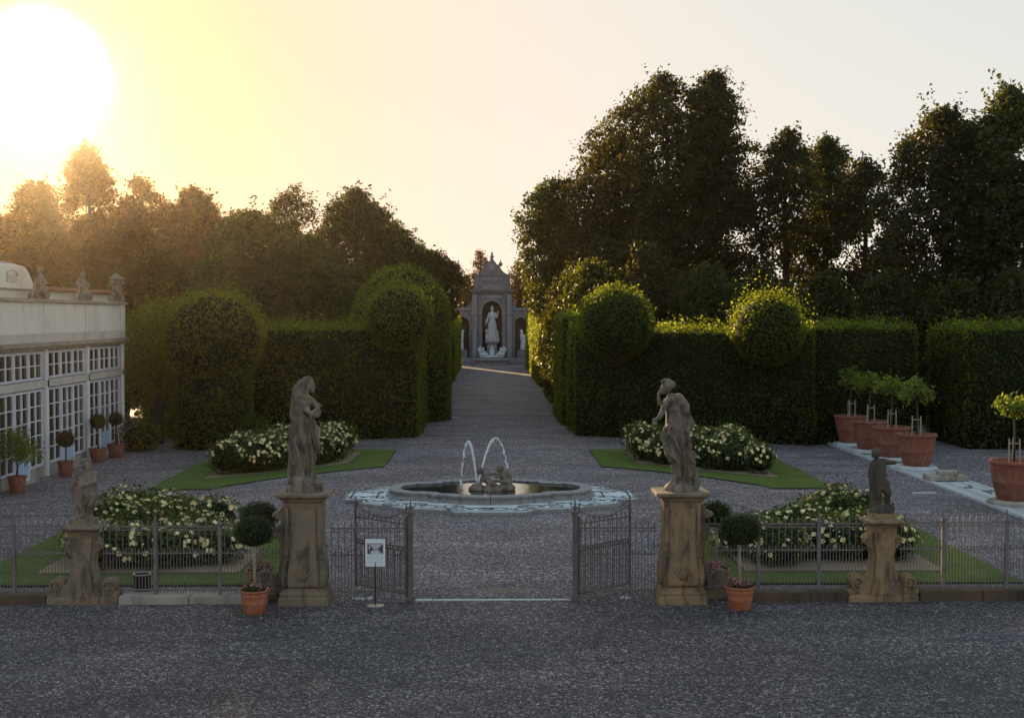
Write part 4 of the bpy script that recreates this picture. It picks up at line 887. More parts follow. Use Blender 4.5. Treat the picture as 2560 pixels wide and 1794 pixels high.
def panel(t, L_, key, x0=0, crest=None, ztop=1.62, z0=.22, step=.07, offz=0):
    mat = M['iron'] if key == 'iron' else M['rust']
    for z in (z0, 1.03, ztop):
        m = MB(); m.box(x0, x0+L_, -.012, .012, z-.013, z+.013); m.build('rail', mat, t)
    m = MB(); m.box(x0, x0+L_, -.009, .009, ztop-.085, ztop-.07); 
    n = int(L_/step); st = L_/n
    for i in range(n):
        x = x0+st*(i+.5)
        o = link('tall_bar' if i % 2 == 0 else 'short_bar', bars[key][0 if i % 2 == 0 else 1], t, (x, 0, offz))
        if i % 2 == 0: m.tube([(x+st+.028*math.cos(a), 0, ztop-.04+.028*math.sin(a)) for a in np.linspace(0, 6.28, 9)], .006, 4); m.tube([(x+st+.024*math.cos(a), 0, 1.075+.024*math.sin(a)) for a in np.linspace(0, 6.28, 9)], .006, 4)
    m.build('ring_frieze', mat, t, fix=False)
def fence(label, x0, x1, key, posts, base=0.0):
    t = thing('iron_fence', label, 'fence', (x0, FZ, base), 0, 'iron fence stretches')
    panel(t, x1-x0, key)
    for p in posts: post(t, p-x0, 1.66, M['iron'] if key == 'iron' else M['rust'], .08, .24)
fence('iron fence stretch at the far left beyond the putto pillar', -22, -9.4, 'iron', [-21.3, -19.8, -18.3, -16.8, -15.3, -13.7, -12.15, -10.55], .06)
fence('iron fence stretch before the left rose bed, between putto pillar and pedestal', -8.62, -4.62, 'iron', [-7.45, -6.03], .05)
fence('narrow rusty fence stretch between the left pedestal and its gatepost', -3.6, -1.86, 'rust', [])
fence('narrow rusty fence stretch between the right gatepost and the right pedestal', 1.86, 3.62, 'rust', [])
fence('iron fence stretch before the right rose bed, between pedestal and dark putto pillar', 4.75, 8.25, 'iron', [5.9, 7.25], .08)
fence('iron fence stretch at the right edge beyond the dark putto pillar', 9.05, 22.8, 'iron', [10.03, 11.45, 12.9, 14.3, 15.75, 17.2, 18.6, 20.1, 21.5], .1)
for x, lb in ((-1.82, 'thick rusty gatepost with spiked finial, left side of the open gateway'), (1.82, 'thick rusty gatepost with spiked finial, right side of the open gateway')):
    t = thing('gatepost', lb, 'gatepost', (x, FZ, 0), 0, 'pair of gateposts')
    m = MB(); m.bbox(-.055, .055, -.055, .055, -.05, 1.93, .008); m.bbox(-.075, .075, -.075, .075, 0, .14, .01); m.build('shaft', M['rust'], t)
    m = MB(); m.bbox(-.085, .085, -.085, .085, 1.93, 1.99, .01); m.lathe([(.05, 1.99), (.03, 2.03), (.05, 2.08), (.03, 2.12), (.02, 2.16), (.002, 2.3)], 8)
    for s_ in (-1, 1): m.tube([(s_*.02, 0, 2.05), (s_*.08, 0, 2.08), (s_*.10, 0, 2.15), (s_*.07, 0, 2.2)], [.012, .012, .01, .004], 5)
    m.build('finial', M['rust'], t)
gbar = (bar_mesh('tall_bar', .10, 1.86, M['rust'], .010), bar_mesh('short_bar', .10, 1.2, M['rust'], .010))
for sg, lb in ((-1, 'left gate leaf, rusty iron bars, swung wide open behind the sign'), (1, 'right gate leaf, rusty iron bars, swung wide open')):
    t = thing('gate_leaf', lb, 'gate', (sg*1.9, FZ+.07, .03), R_(138) if sg < 0 else R_(42), 'pair of open gate leaves')
    W = 1.72
    for z, nm in ((.10, 'rail'), (1.06, 'rail'), (1.14, 'rail'), (1.66, 'rail')):
        m = MB(); m.box(0, W, -.014, .014, z-.014, z+.014); m.build(nm, M['rust'], t)
    for x in (0.02, W-.02): 
        m = MB(); m.bbox(x-.024, x+.024, -.024, .024, .04, 1.9 if x > 1 else 1.85, .005); m.lathe([(.03, 1.9), (.035, 1.93), (.014, 1.96), (.028, 2.0), (.002, 2.15)], 6, (x, 0, 0)); m.build('stile', M['rust'], t)
    n = 22
    for i in range(n):
        x = .06+(W-.12)*(i+.5)/n; o = link('tall_bar' if i % 2 == 0 else 'short_bar', gbar[0 if i % 2 == 0 else 1], t, (x, 0, 0)); o.scale = (1, 1, .97 if i % 2 else .95+.04*abs(i/n-.5))
    m = MB()
    for i in range(9):
        x = .12+(W-.24)*i/8; zc_ = 1.74+.12*(abs(i-4)/4)**2
        m.tube([(x+(.06-.05*q_)*math.cos(q_*8)*(1 if i < 4 else -1), 0, zc_+(.06-.05*q_)*math.sin(q_*8)) for q_ in np.linspace(0, 1, 15)], .008, 4)
        m.tube([(x+.03*math.cos(a), 0, 1.10+.03*math.sin(a)) for a in np.linspace(0, 6.28, 8)], .006, 4)
    m.tube([(.04+(W-.08)*q_, 0, 1.95-.22*math.sin(math.pi*q_)) for q_ in np.linspace(0, 1, 14)], .011, 5); m.build('scroll_crest', M['rust'], t, fix=False)
for x, lb in ((-2.9, 'row of small white stones under the fence left of the sign'), (3.05, 'few small white stones under the fence by the right pedestal')):
    m = MB()
    for k in range(7 if x < 0 else 4): m.sphere((x+(k-3)*.065+random.gauss(0, .01), FZ+.12+random.gauss(0, .02), .03), random.uniform(.025, .05), 7, 5)
    tag(m.build('white_stones', M['marble'], smooth=True), lb, 'stones')

# ================================================================== sign, bin
t = thing('sign_stand', 'white poster on a black pole with round steel foot before the left gate leaf', 'sign', (-2.56, 27.75, 0))
m = MB(); m.lathe([(.19, 0), (.19, .012), (.17, .02), (.03, .026)], 32); m.build('foot', M['steel'], t, smooth=40)
m = MB(); m.tube([(0, 0, .02), (0, 0, .95)], .016, 10); m.build('pole', M['black'], t, smooth=40)
m = MB(); m.bbox(-.215, .215, -.012, .008, .86, 1.46, .003); m.build('panel', M['paper'], t)
ink_ = lambda c: plain('print_%d' % int(sum(c)*1000), c, .6, nz=.05, bump=0)
def flatp(mb, pts, y): mb.add([(a, y, b) for a, b in pts], [tuple(range(len(pts)))])
y0 = -.0135; pic = [(-.175, 1.13, .175, 1.375)]
m = MB(); flatp(m, [(-.175, 1.13), (.175, 1.13), (.175, 1.375), (-.175, 1.375)], y0); m.build('printed_photo', ink_((.52, .50, .58)), t, fix=False)
m = MB()
for pts in ([(-.17, 1.14), (-.10, 1.14), (-.03, 1.235), (-.08, 1.30), (-.13, 1.34), (-.17, 1.36)], [(.17, 1.15), (.14, 1.15), (.05, 1.235), (.10, 1.30), (.15, 1.34), (.17, 1.35)], [(-.15, 1.36), (.15, 1.36), (.12, 1.352), (-.12, 1.352)], [(-.03, 1.23), (.05, 1.23), (.05, 1.245), (-.03, 1.245)]): flatp(m, pts, y0-.0012)
m.build('printed_shapes', ink_((.10, .07, .11)), t, fix=False)
m = MB()
for pts in ([(-.10, 1.15), (-.06, 1.15), (-.05, 1.2), (-.08, 1.21)], [(.0, 1.14), (.05, 1.145), (.04, 1.19), (.01, 1.18)], [(-.12, 1.25), (-.11, 1.31), (-.135, 1.32), (-.14, 1.24)]): flatp(m, pts, y0-.002)
m.build('printed_highlights', ink_((.8, .78, .82)), t, fix=False)
m = MB()
rr = random.Random(5)
for cx in (-.17, .015):
    for k in range(9):
        z = 1.085-k*.021; x = cx
        while x < cx+.15:
            w_ = rr.uniform(.012, .032)
            if k == 8 and x > cx+.08: break
            flatp(m, [(x, z), (min(x+w_, cx+.155), z), (min(x+w_, cx+.155), z+.007), (x, z+.007)], y0); x += w_+.008
for x in np.arange(-.06, .06, .024): flatp(m, [(x, 1.43), (x+.018, 1.43), (x+.018, 1.44), (x, 1.44)], y0)
tag(m.build('printed_text', ink_((.42, .50, .58)), t, fix=False), kind='stuff')
t = thing('waste_bin', 'small round dark slatted waste bin with a bright rim behind the left fence', 'bin', (-7.95, 28.95, 0))
m = MB(); m.lathe([(.15, .02), (.17, .2), (.20, .47), (.185, .47), (.155, .2), (.13, .04)], 24); m.build('bucket', M['bin'], t, smooth=40)
for k in range(20):
    a = k*math.pi/10; m = MB() if k == 0 else m
    if k == 0:
        m.box(-.012, .012, -.004, .004, .03, .45); slat = m.mesh('slat', M['bin'])
    o = link('slat', slat, t, (.186*math.cos(a), .186*math.sin(a), 0)); o.rotation_euler = (R_(-6), 0, a+math.pi/2)
m = MB(); m.tube([(.205*math.cos(a), .205*math.sin(a), .475) for a in np.linspace(0, 6.283, 25)], .012, 6, cap=False); m.build('rim', M['steel'], t, smooth=True)

# ================================================================== potted plants
def pot_prof(R, h_): return [(R*.66, 0), (R*.70, .03*h_), (R*.80, .4*h_), (R*.82, .42*h_), (R*.83, .46*h_), (R*.82, .48*h_), (R*.89, .72*h_), (R*.91, .74*h_), (R*.91, .77*h_), (R*.90, .79*h_), (R*.93, .90*h_), (R*1.0, .92*h_), (R*1.03, .96*h_), (R*1.0, 1.0*h_), (R*.9, 1.0*h_), (R*.87, .9*h_), (R*.8, .8*h_)]
def potted_ball(label, x, y, R, h_, cz, cr, crz, stem_r=.03, flowers=False, group=None, mat='terracotta', z=0, stakes=0, dens=900):
    t = thing('potted_topiary', label, 'potted plant', (x, y, z), random.uniform(0, 6), group)
    m = MB(); m.lathe(pot_prof(R, h_), 32); m.build('pot', M[mat], t, smooth=35)
    m = MB(); m.lathe([(.01, h_*.9), (R*.88, h_*.88)], 16, cap=False); m.build('soil', M['soil'], t)
    m = MB(); m.tube([(0, 0, h_*.7), (.01, .01, (h_+cz)/2), (0, 0, cz)], [stem_r*1.1, stem_r, stem_r*.9], 8); m.build('stem', M['wood'] if flowers else M['bark'], t, smooth=True)
    base = MB(); base.sphere((0, 0, cz), cr-.04, 18, 10, cr-.04, crz-.04)
    D = unit(rng.normal(size=(int(dens*cr*cr*14), 3))); P = D*np.array([cr, cr, crz]); P[:, 2] = np.where(P[:, 2] < -crz*.62, -crz*.62+(P[:, 2]+crz*.62)*.25, P[:, 2]); P = P+D*(rng.normal(0, .018, (len(P), 1))+lump(P, 6, .02, 4)[:, None])+np.array([0, 0, cz])
    link('crown', quads_mesh('crown', leaves(P, D, .042, .6), M['box'], base), t)
    for k in range(stakes):
        a = k*2.1+1; m = MB(); m.tube([(R*.5*math.cos(a), R*.5*math.sin(a), h_*.85), (.06*math.cos(a), .06*math.sin(a), cz-crz*.4)], .013, 5); m.build('stake', M['whitepaint'], t)
    if flowers:
        P = np.stack([rng.normal(0, R*.5, 420), rng.normal(0, R*.5, 420), h_*.93+np.abs(rng.normal(0, .07, 420))], 1); P = P[np.hypot(P[:, 0], P[:, 1]) < R*1.05]
        tag(link('underplanting', quads_mesh('underplanting', leaves(P, np.tile([0, 0, 1.], (len(P), 1)), .06, .3), M['rose']), t), kind='stuff')
        Q = P[rng.permutation(len(P))[:flowers]]+np.array([0, 0, .05]); Q = np.repeat(Q, 3, 0)+rng.normal(0, .012, (len(Q)*3, 3))
        tag(link('pink_flowers', quads_mesh('pink_flowers', leaves(Q, np.tile([0, 0, 1.], (len(Q), 1)), .05, .3, .2, .9), M['pink']), t), kind='stuff')
    return t
gfr = 'four ball-headed standards along the fence'
potted_ball('ball-headed box standard in a bright terracotta pot before the left pedestal', -5.07, 27.15, .325, .5, 1.72, .42, .34, flowers=28, group=gfr)
potted_ball('ball-headed box standard in a bright terracotta pot before the right fence, magenta flowers', 5.33, 27.35, .325, .5, 1.70, .45, .35, flowers=60, group=gfr)
potted_ball('ball-headed standard with pink flowers half hidden behind the left scroll wing', -5.35, 29.3, .32, .5, 1.72, .43, .33, stem_r=.04, flowers=70, group=gfr)
potted_ball('ball-headed standard with pink flowers behind the fence beside the right pedestal', 5.15, 29.3, .32, .5, 1.72, .36, .33, stem_r=.04, flowers=90, group=gfr)
go = 'potted ball trees along the orangery'
potted_ball('single ball-headed tree in a terracotta pot before the middle orangery bay', -16.85, 50.6, .33, .6, 1.45, .37, .36, group=go, mat='terracotta_old', dens=500)
potted_ball('nearer of two neighbouring ball-headed pot trees by the orangery, with thin stakes', -17.05, 55.4, .40, .62, 1.75, .37, .35, group=go, mat='terracotta_old', stakes=3, dens=450)
potted_ball('farther of two neighbouring ball-headed pot trees by the orangery, with white stakes', -16.85, 57.3, .40, .62, 1.72, .35, .33, group=go, mat='terracotta_old', stakes=2, dens=450)

def citrus(t, z0, cz, cr, n, size=.13, stem_h=None, seed=0):
    r = np.random.default_rng(seed); m = MB(); m.tube([(0, 0, z0-.1), (.02, .01, (z0+cz)/2), (0, 0, cz-cr*.4)], [.04, .033, .028], 7)
    cl = []
    for k in range(15):
        d = unit(r.normal(size=(1, 3)))[0]; d[2] = abs(d[2])*1.1-.25; e = np.array([0, 0, cz])+d*cr*r.uniform(.5, .95); cl.append(e); m.tube([(0, 0, cz-cr*.45), tuple((e+np.array([0, 0, cz-cr*.3]))/2), tuple(e)], [.018, .012, .005], 4)
    m.build('stem', M['bark'], t, smooth=True, fix=False)
    cl = np.array(cl); ci = r.integers(0, len(cl), n); P = cl[ci]+r.normal(size=(n, 3))*cr*.24; global rng; kp = rng; rng = r
    V = leaves(P, np.tile([0, -.3, .8], (n, 1)), size, .5, .3, .42); rng = kp
    link('crown', quads_mesh('crown', V, M['citrus']), t)
# old lemon tree in front of the orangery
t = thing('lemon_tree', 'bushy lemon tree in a terracotta pot before the nearest orangery bay', 'potted plant', (-16.95, 45.7, 0))
m = MB(); m.lathe(pot_prof(.34, .62), 28); m.build('pot', M['terracotta_old'], t, smooth=35); citrus(t, .6, 1.45, .78, 1500, .135, seed=3)
# big pots with young trees
big = MB(); R = .80; h_ = 1.3
big.lathe([(.50, 0), (.53, .05), (.60, .3), (.66, .55), (.675, .57), (.68, .61), (.675, .63), (.71, .9), (.735, 1.1), (.75, 1.17), (.80, 1.2), (.81, 1.25), (.79, 1.3), (.70, 1.3), (.68, 1.2), (.62, 1.12)], 48)
big_me = big.mesh('pot', M['terracotta_old'], smooth=35)
def big_pot(label, x, y, seed, crown=.64, bright=False):
    t = thing('potted_citrus', label, 'potted plant', (x, y, .24), random.uniform(0, 6), 'big terracotta pots with staked young trees')
    link('pot', big_me, t)
    m = MB(); m.lathe([(.01, 1.16), (.7, 1.15)], 20, cap=False); m.build('soil', M['soil'], t)
    citrus(t, 1.2, 2.92, crown, 330, .22, seed=seed)
    for k in range(3):
        a = k*2.094+.4; m = MB(); m.tube([(.2*math.cos(a), .2*math.sin(a), 1.1), (.19*math.cos(a), .19*math.sin(a), 2.02)], .026, 6); m.build('stake', M['wood'], t)
    m = MB()
    for k in range(3):
        a = k*2.094+.4; b = a+2.094; m.tube([(.22*math.cos(a), .22*math.sin(a), 1.86), (.22*math.cos(b), .22*math.sin(b), 1.86)], .016, 4)
    m.build('stake_ties', M['wood'], t)
for lb, y, sd_ in (('nearest of the row of four big terracotta pots with staked citrus', 51.7, 1), ('second nearest in the row of four big citrus pots', 55.0, 2), ('third in the row of four big citrus pots', 58.2, 4), ('farthest of the row of four big citrus pots, against the dark hedge', 61.3, 5)):
    big_pot(lb, 17.25, y, sd_)
big_pot('lone big orange-red terracotta pot with yellow-leaved citrus at the right picture edge', 17.25, 42.0, 8, .6)
# marble strip
t = thing('marble_platform', 'long white marble strip with dark inlays running under the big citrus pots', 'platform', (16.45, 36, 0))
y = 0
while y < 26:
    L_ = random.uniform(1.2, 1.8); m = MB(); m.bbox(0, .2, y+.006, y+L_-.006, -.03, .10, .01); m.build('kerb_stone', M['marble'], t); y += L_
m = MB(); m.box(.205, 1.62, 0, 26.2, -.03, .055); m.build('bed', M['marbledark'], t)
rr = random.Random(3); y = .05
tiles = {}
while y < 26:
    for a, b in ((.24, .46), (.52, .62), (.66, .98), (1.02, 1.12), (1.17, 1.42)):
        L_ = .42
        if rr.random() < .16: continue
        key = (a, b)
        if key not in tiles: m = MB(); m.bbox(0, b-a, 0, L_-.02, 0, .03, .005); tiles[key] = m.mesh('marble_slab', M['marble'])
        o = link('marble_slab', tiles[key], t, (a, y+rr.uniform(-.01, .01), .056))
    y += .47
y = 0
while y < 26:
    L_ = random.uniform(.9, 1.4); m = MB(); m.bbox(1.47, 1.64, y+.006, y+L_-.006, -.02, .10, .008); m.build('kerb_stone', M['marble'], t); y += L_
for y in (42.0, 51.7, 55.0, 58.2, 61.3):
    m = MB(); m.lathe([(.84, .092), (.84, .17), (.76, .24)], 8); o = m.build('pot_base', M['wallstone'] if y == 42 else M['marble']); o.location = (17.25, y, 0); o.rotation_euler = (0, 0, .39)
    tag(o, {42.0: 'octagonal stone base under the lone right pot', 51.7: 'octagonal marble base under the nearest pot of the row', 55.0: 'octagonal marble base under the second pot of the row', 58.2: 'octagonal marble base under the third pot of the row', 61.3: 'octagonal marble base under the farthest pot'}[y], 'stone base', 'stone bases on the marble strip')
t = thing('stone_blocks', 'stacked pale stone blocks on the marble strip where a pot is missing', 'stone blocks', (17.2, 48.2, .092))
for a in ((-.75, -.2, -.4, .4, 0, .2), (-.19, .25, -.4, .4, 0, .2), (.26, .75, -.4, .38, 0, .19), (-.3, .42, -.25, .25, .2, .36)):
    m = MB(); m.bbox(*a, .02); m.build('block', M['wallstone'], t)
for x, y, w_, lb in ((15.4, 45.3, .85, 'thin pale stone drain slab in the gravel beside the marble strip'), (-2.3, 79.5, .5, 'small pale slab in the gravel by the left alley hedge, nearer one'), (-2.9, 72.5, .6, 'small pale slab at the corner of the left alley hedge')):
    m = MB(); m.bbox(-w_/2, w_/2, -.12, .12, -.02, .012, .004); o = m.build('drain_slab', M['marble']); o.location = (x, y, 0); tag(o, lb, 'slab', 'slabs in the gravel')
m = MB(); m.box(-3.8, 4.1, 80.7, 80.95, -.02, .012); tag(m.build('alley_drain', M['edging']), kind='structure')

# ================================================================== orangery
OX = -17.7; by = [40.45, 45.6, 50.75, 55.9, 61.1]
t = thing('orangery', 'long cream orangery with gridded windows and a plain parapet at the left edge', 'building', (OX, 0, 0))
m = MB(); m.box(-7, -.22, 30, 61.5, -.1, 5.2); m.build('wall', M['stuccopink'], t)
m = MB(); m.box(-7.0, -.205, 61.5, 61.95, -.1, 7.0); m.build('end_wall', M['stucco'], t)
m = MB(); m.box(-7, -.2, 30, 61.497, 5.2, 5.3); m.build('flat_roof', M['coping'], t)
# stone foot, course by course
for i in range(len(by)-1):
    y = by[i]+.25
    while y < by[i+1]-.3:
        e = min(by[i+1]-.25, y+random.uniform(.45, .9)); 
        if not (by[i]+1.9 < (y+e)/2 < by[i+1]-1.9):
            m = MB(); m.bbox(-.22, .03+random.uniform(-.01, .015), y+.005, e-.005, -.05, .44+random.uniform(-.02, .02), .015); m.build('foot_stone', M['wallstone'], t)
        y = e
for y in by:
    m = MB(); m.bbox(-.3, .06, y-.26, y+.26, -.05, 5.0, .012); m.build('pier', M['stuccopink'], t)
    m = MB(); m.tube([(.10, y-.06, .0), (.10, y-.06, 3.52)], .09, 12); m.tube([(.10, y-.06, 3.80), (.10, y-.06, 5.0)], .09, 12); m.build('column', M['whitepaint'], t, smooth=40)
    m = MB(); m.tube([(.10, y+.16, .0), (.10, y+.16, 5.0)], .035, 8); m.build('downpipe', M['bark'], t, smooth=True)
m = MB(); m.box(-.2, .085, 38, 61.5, 3.50, 3.80); m.build('transom_band', M['stuccopink'], t)
m = MB(); m.box(-.2, .14, 38, 61.6, 4.98, 5.12); m.box(-.2, .28, 38, 61.75, 5.12, 5.2); m.box(-.2, .24, 38, 61.7, 5.2, 5.28); m.build('cornice', M['coping'], t)
m = MB(); m.box(-.2, .10, 38, 61.6, 5.28, 5.62); m.build('frieze', M['stuccopink'], t)
for i in range(len(by)):
    y0 = by[i]-5.15 if i == 0 else by[i-1]; y1 = by[i]
    m = MB(); m.bbox(-.2, .075, y0+.24, y1-.24, 5.62, 6.84, .008); m.build('parapet_panel', M['stucco'], t)
    m = MB(); m.bbox(-.2, .10, y1-.21, y1+.21, 5.62, 6.84, .008); m.build('parapet_pier', M['stucco'], t)
m = MB(); m.bbox(-.2, .10, by[-1]+.23, 61.6, 5.62, 6.84, .008); m.build('parapet_pier', M['stucco'], t)
m = MB(); m.box(-.22, .07, 38, 61.58, 5.62, 6.83); m.build('parapet_core', M['coping'], t)
m = MB(); m.bbox(-.3, .20, 38, 61.75, 6.84, 6.93, .015); m.bbox(-.27, .15, 38, 61.7, 6.93, 6.98, .01); m.build('coping', M['coping'], t)
# windows
pane_cache = {}
def window(y0, y1, z0, z1, rows, door=False):
    fr = .075; f = MB(); x0, x1 = -.06, .045 if not door else .065
    f.box(x0, x1, y0, y0+fr, z0, z1); f.box(x0, x1, y1-fr, y1, z0, z1); f.box(x0, x1-.002, y0+fr, y1-fr, z0, z0+fr); f.box(x0, x1-.002, y0+fr, y1-fr, z1-fr, z1)
    zb = z0+fr
    if door: zb = z0+1.0
    yc = (y0+y1)/2; f.box(x0, x1-.008, yc-.03, yc+.03, zb, z1-fr)
    for k in range(1, rows):
        z = zb+(z1-fr-zb)*k/rows; f.box(x0+.03, x1-.016, y0+fr, yc-.03, z-.018, z+.018); f.box(x0+.03, x1-.016, yc+.03, y1-fr, z-.018, z+.018)
    o = f.build('door' if door else 'window', M['frame'], t)
    if door: m = MB(); m.bbox(-.03, .04, y0+fr, y1-fr, z0+fr, zb-.01, .01); m.build('lower_panel', M['doorblue'], o)
    hz_ = (z1-fr-zb)/rows
    for k in range(rows):
        for a, b in ((y0+fr, yc-.03), (yc+.03, y1-fr)):
            key = (round(b-a, 3), round(hz_, 3))
            if key not in pane_cache: m = MB(); m.box(-.008, 0, 0, b-a, 0, hz_-.034); pane_cache[key] = m.mesh('pane', M['glass'])
            p = link('pane', pane_cache[key], o, (-.015, a, zb+hz_*k+.017)); p.rotation_euler = (random.uniform(-.0, .0), random.uniform(-.006, .006), random.uniform(-.01, .01))
for i in range(len(by)-1):
    a = by[i]+.32; b = by[i+1]-.3; w_ = (b-a)/3
    for k in range(3):
        window(a+w_*k+.03, a+w_*(k+1)-.03, 3.84, 4.92, 2)
        if k == 1: window(a+w_*k+.03, a+w_*(k+1)-.03, .06, 3.45, 4, True)
        else: window(a+w_*k+.03, a+w_*(k+1)-.03, .46, 3.45, 5)
    m = MB(); m.bbox(-.2, .30, a+w_-.1, a+2*w_+.1, -.05, .055, .01); m.build('door_step', M['wallstone'], t)
# attic gable near the left edge, behind the parapet
o_ = [(41.5, 6.4), (49.6, 6.4), (49.6, 7.35)] + [(49.3-.35*k, 7.35+1.12*math.sin(min(1, k/4)*1.57)) for k in range(0, 5)] + [(47.0, 8.52), (46.0, 8.52), (45.4, 8.4), (44.5, 7.9), (43.8, 7.35), (41.5, 7.35)]
m = MB(); m.prism([(y_+2.7, z_ if z_ < 7.4 else 7.35+(z_-7.35)*.82) for y_, z_ in o_], -1.15, -.75, 'x'); m.build('gable', M['stucco'], t)
m = MB(); m.bbox(-1.2, -.68, 44.1, 52.45, 7.30, 7.38, .01); m.tube([(-.95, y+2.7, 7.35+(z-7.35)*.82) for y, z in [(49.5, 7.36), (48.95, 7.85), (48.6, 8.15), (48.2, 8.35), (47.6, 8.5), (46.5, 8.57), (45.5, 8.47), (44.6, 7.95), (43.9, 7.36)]], .06, 6); m.build('gable_moulding', M['coping'], t)
m = MB(); m.bbox(-.74, -.70, 48.9, 49.9, 7.6, 7.9, .01); m.tube([(-.7, 49.4+.55*math.cos(a), 7.85+.22*math.sin(a)) for a in np.linspace(0, 3.14, 12)], .035, 5); m.build('gable_arch', M['stuccopink'], t)
t2 = thing('roof_wall', 'white upper wall with a clay tile ridge behind the orangery parapet', 'wall', (-21.5, 0, 0))
m = MB(); m.box(-.3, 0, 52, 76, 5.3, 7.55); m.box(-.3, 0, 61.96, 76, 0, 5.3); m.build('wall', M['stucco'], t2)
tile = MB(); tile.tube([(.28, 0, -.03), (-.2, 0, .09)], [.09, .075], 8, cap=True); tile_me = tile.mesh('roof_tile', M['tile'], smooth=True)
for k in range(int(24/.19)): link('roof_tile', tile_me, t2, (-.02, 52.1+k*.19, 7.60))
# statues and urn on the parapet
def finial_putto(y, label, seed, lean):
    r = random.Random(seed); s = Clay()
    s.rings([(0, 0, .34, .34), (.1, 0, .36, .36), (.22, 0, .3, .3), (.3, 0, .2, .2)]); s.ell((.2, -.15, .2), .17); s.ell((-.1, .2, .22), .18)
    s.rings([(.2, 0, .2, .26), (.45, .02, .19, .24), (.65, .03*lean, .17, .2), (.8, .05*lean, .16, .2), (.92, .06*lean, .12, .15), (1.0, .06*lean, .06, .07)])
    s.ell((.05, .05*lean, 1.12), .12, .12, .14); s.chain(((.03, -.16, .88), .07), ((.12, -.28, .95+.1*lean), .06), ((.1, -.2, 1.2), .05)); s.chain(((.03, .18, .88), .07), ((.16, .24, .7), .06), ((.22, .1, .6), .05)); s.chain(((.1, -.1, .35), .1), ((.24, -.14, .3), .08), ((.24, -.2, .1), .07)); s.chain(((.1, .12, .35), .1), ((.26, .14, .26), .08), ((.28, .2, .08), .06))
    o = s.done('roof_statue', M['statue'], .03, 2, lambda co: drape(co, .2, .7, .015, 9, .5, seed)); o.location = (OX-.02, y, 6.98); o.scale = (1.1, 1.25, 1.0); tag(o, label, 'statue', 'stone figures on the orangery parapet')
finial_putto(by[2]-.5, 'stone figure on the orangery parapet next to the curved gable, left one', 2, 1); finial_putto(by[3]-.3, 'stone figure on the orangery parapet midway between gable and corner, right one', 5, -1)
t = thing('roof_urn', 'carved stone urn on scroll supports at the corner of the orangery parapet', 'urn', (OX-.02, 60.6, 6.98))
m = MB(); m.bbox(-.25, .25, -.42, -.1, 0, .3, .03); m.bbox(-.25, .25, .08, .42, 0, .34, .03); m.bbox(-.2, .2, -.2, .2, 0, .42, .03); m.build('support', M['statue'], t)
m = MB(); m.sphere((.05, -.26, .58), .2, 12, 8); m.sphere((.05, .26, .58), .19, 12, 8); m.sphere((0, 0, .5), .2, 12, 8); m.build('scrolls', M['statue'], t, smooth=True)
m = MB(); m.lathe([(.1, .6), (.2, .68), (.3, .78), (.40, .86), (.42, .92), (.34, .96), (.30, 1.0), (.38, 1.05), (.36, 1.12), (.2, 1.2), (.1, 1.3), (.05, 1.36)], 20); m.build('bowl', M['statue'], t, smooth=40)
# pale garden wall far behind the yew
m = MB(); m.box(-21.2, -9, 79, 79.4, 0, 2.6); tag(m.build('garden_wall', M['stucco']), 'pale garden wall glimpsed through the dark yew branches at the left', 'wall')

# ================================================================== nymphaeum at the end of the alley
NY = 168.0
t = thing('stone_theatre', 'grey stone garden theatre with gable and arched niches closing the alley', 'building', (-.1, NY, 0))
def archy(hw, zb, zs, n=14): return [(-hw, zb)] + [(-hw*math.cos(math.pi*k/n), zs+hw*math.sin(math.pi*k/n)) for k in range(n+1)] + [(hw, zb)]
o_ = [(-2.75, .4)] + archy(1.42, .4, 7.0) + [(2.75, .4), (2.75, 9.75), (-2.75, 9.75)]
m = MB(); m.prism(o_, 0, 2.2); m.build('main_wall', M['nymph'], t)
m = MB(); m.prism([(-1.6, .4), (1.6, .4), (1.6, 8.8), (-1.6, 8.8)], 1.6, 1.7); m.build('niche_back', M['nichewall'], t)
for s_ in (-1, 1):
    m = MB(); m.bbox(min(s_*1.5, s_*1.95), max(s_*1.5, s_*1.95), -.12, 0, .9, 9.0, .03); m.build('pilaster', M['nymph'], t)
    m = MB(); m.bbox(min(s_*2.2, s_*2.85), max(s_*2.2, s_*2.85), -.2, 0, .9, 9.3, .03); m.build('pilaster', M['nymphpale'], t)
    m = MB(); m.bbox(min(s_*1.45, s_*2.0), max(s_*1.45, s_*2.0), -.2, 0, 6.6, 6.95, .03); m.bbox(min(s_*2.1, s_*3.0), max(s_*2.1, s_*3.0), -.3, 0, 6.6, 6.95, .03); m.build('impost_block', M['nymphpale'], t)
m = MB(); m.tube([(x, -.05, z) for x, z in archy(1.55, 7.0, 7.0, 18)[1:-1]], .13, 6); m.build('arch_moulding', M['nymphpale'], t)
m = MB(); m.bbox(-1.5, 1.5, -.12, 0, 8.72, 9.2, .03); m.build('inscription_slab', M['nymphpale'], t)
m = MB(); m.box(-3.05, 3.05, -.35, 2.4, 9.55, 9.75); m.box(-3.25, 3.25, -.5, 2.5, 9.76, 9.95); m.build('cornice', M['nymph'], t)
m = MB(); m.prism([(-2.65, 9.96), (2.65, 9.96), (2.65, 11.75), (-2.65, 11.75)], .1, 2.0); m.build('attic', M['nymph'], t)
m = MB(); m.prism([(-2.1, 9.97), (2.1, 9.97), (0, 11.0)], -.3, .08); m.build('pediment', M['nymphpale'], t)
m = MB(); m.tube([(-2.2, -.32, 10.02), (0, -.32, 11.12), (2.2, -.32, 10.02)], .12, 4); m.build('pediment_moulding', M['nymph'], t)
m = MB(); m.bbox(-1.6, 1.6, 0, .09, 11.2, 11.6, .02); m.build('attic_panel', M['nymphpale'], t)
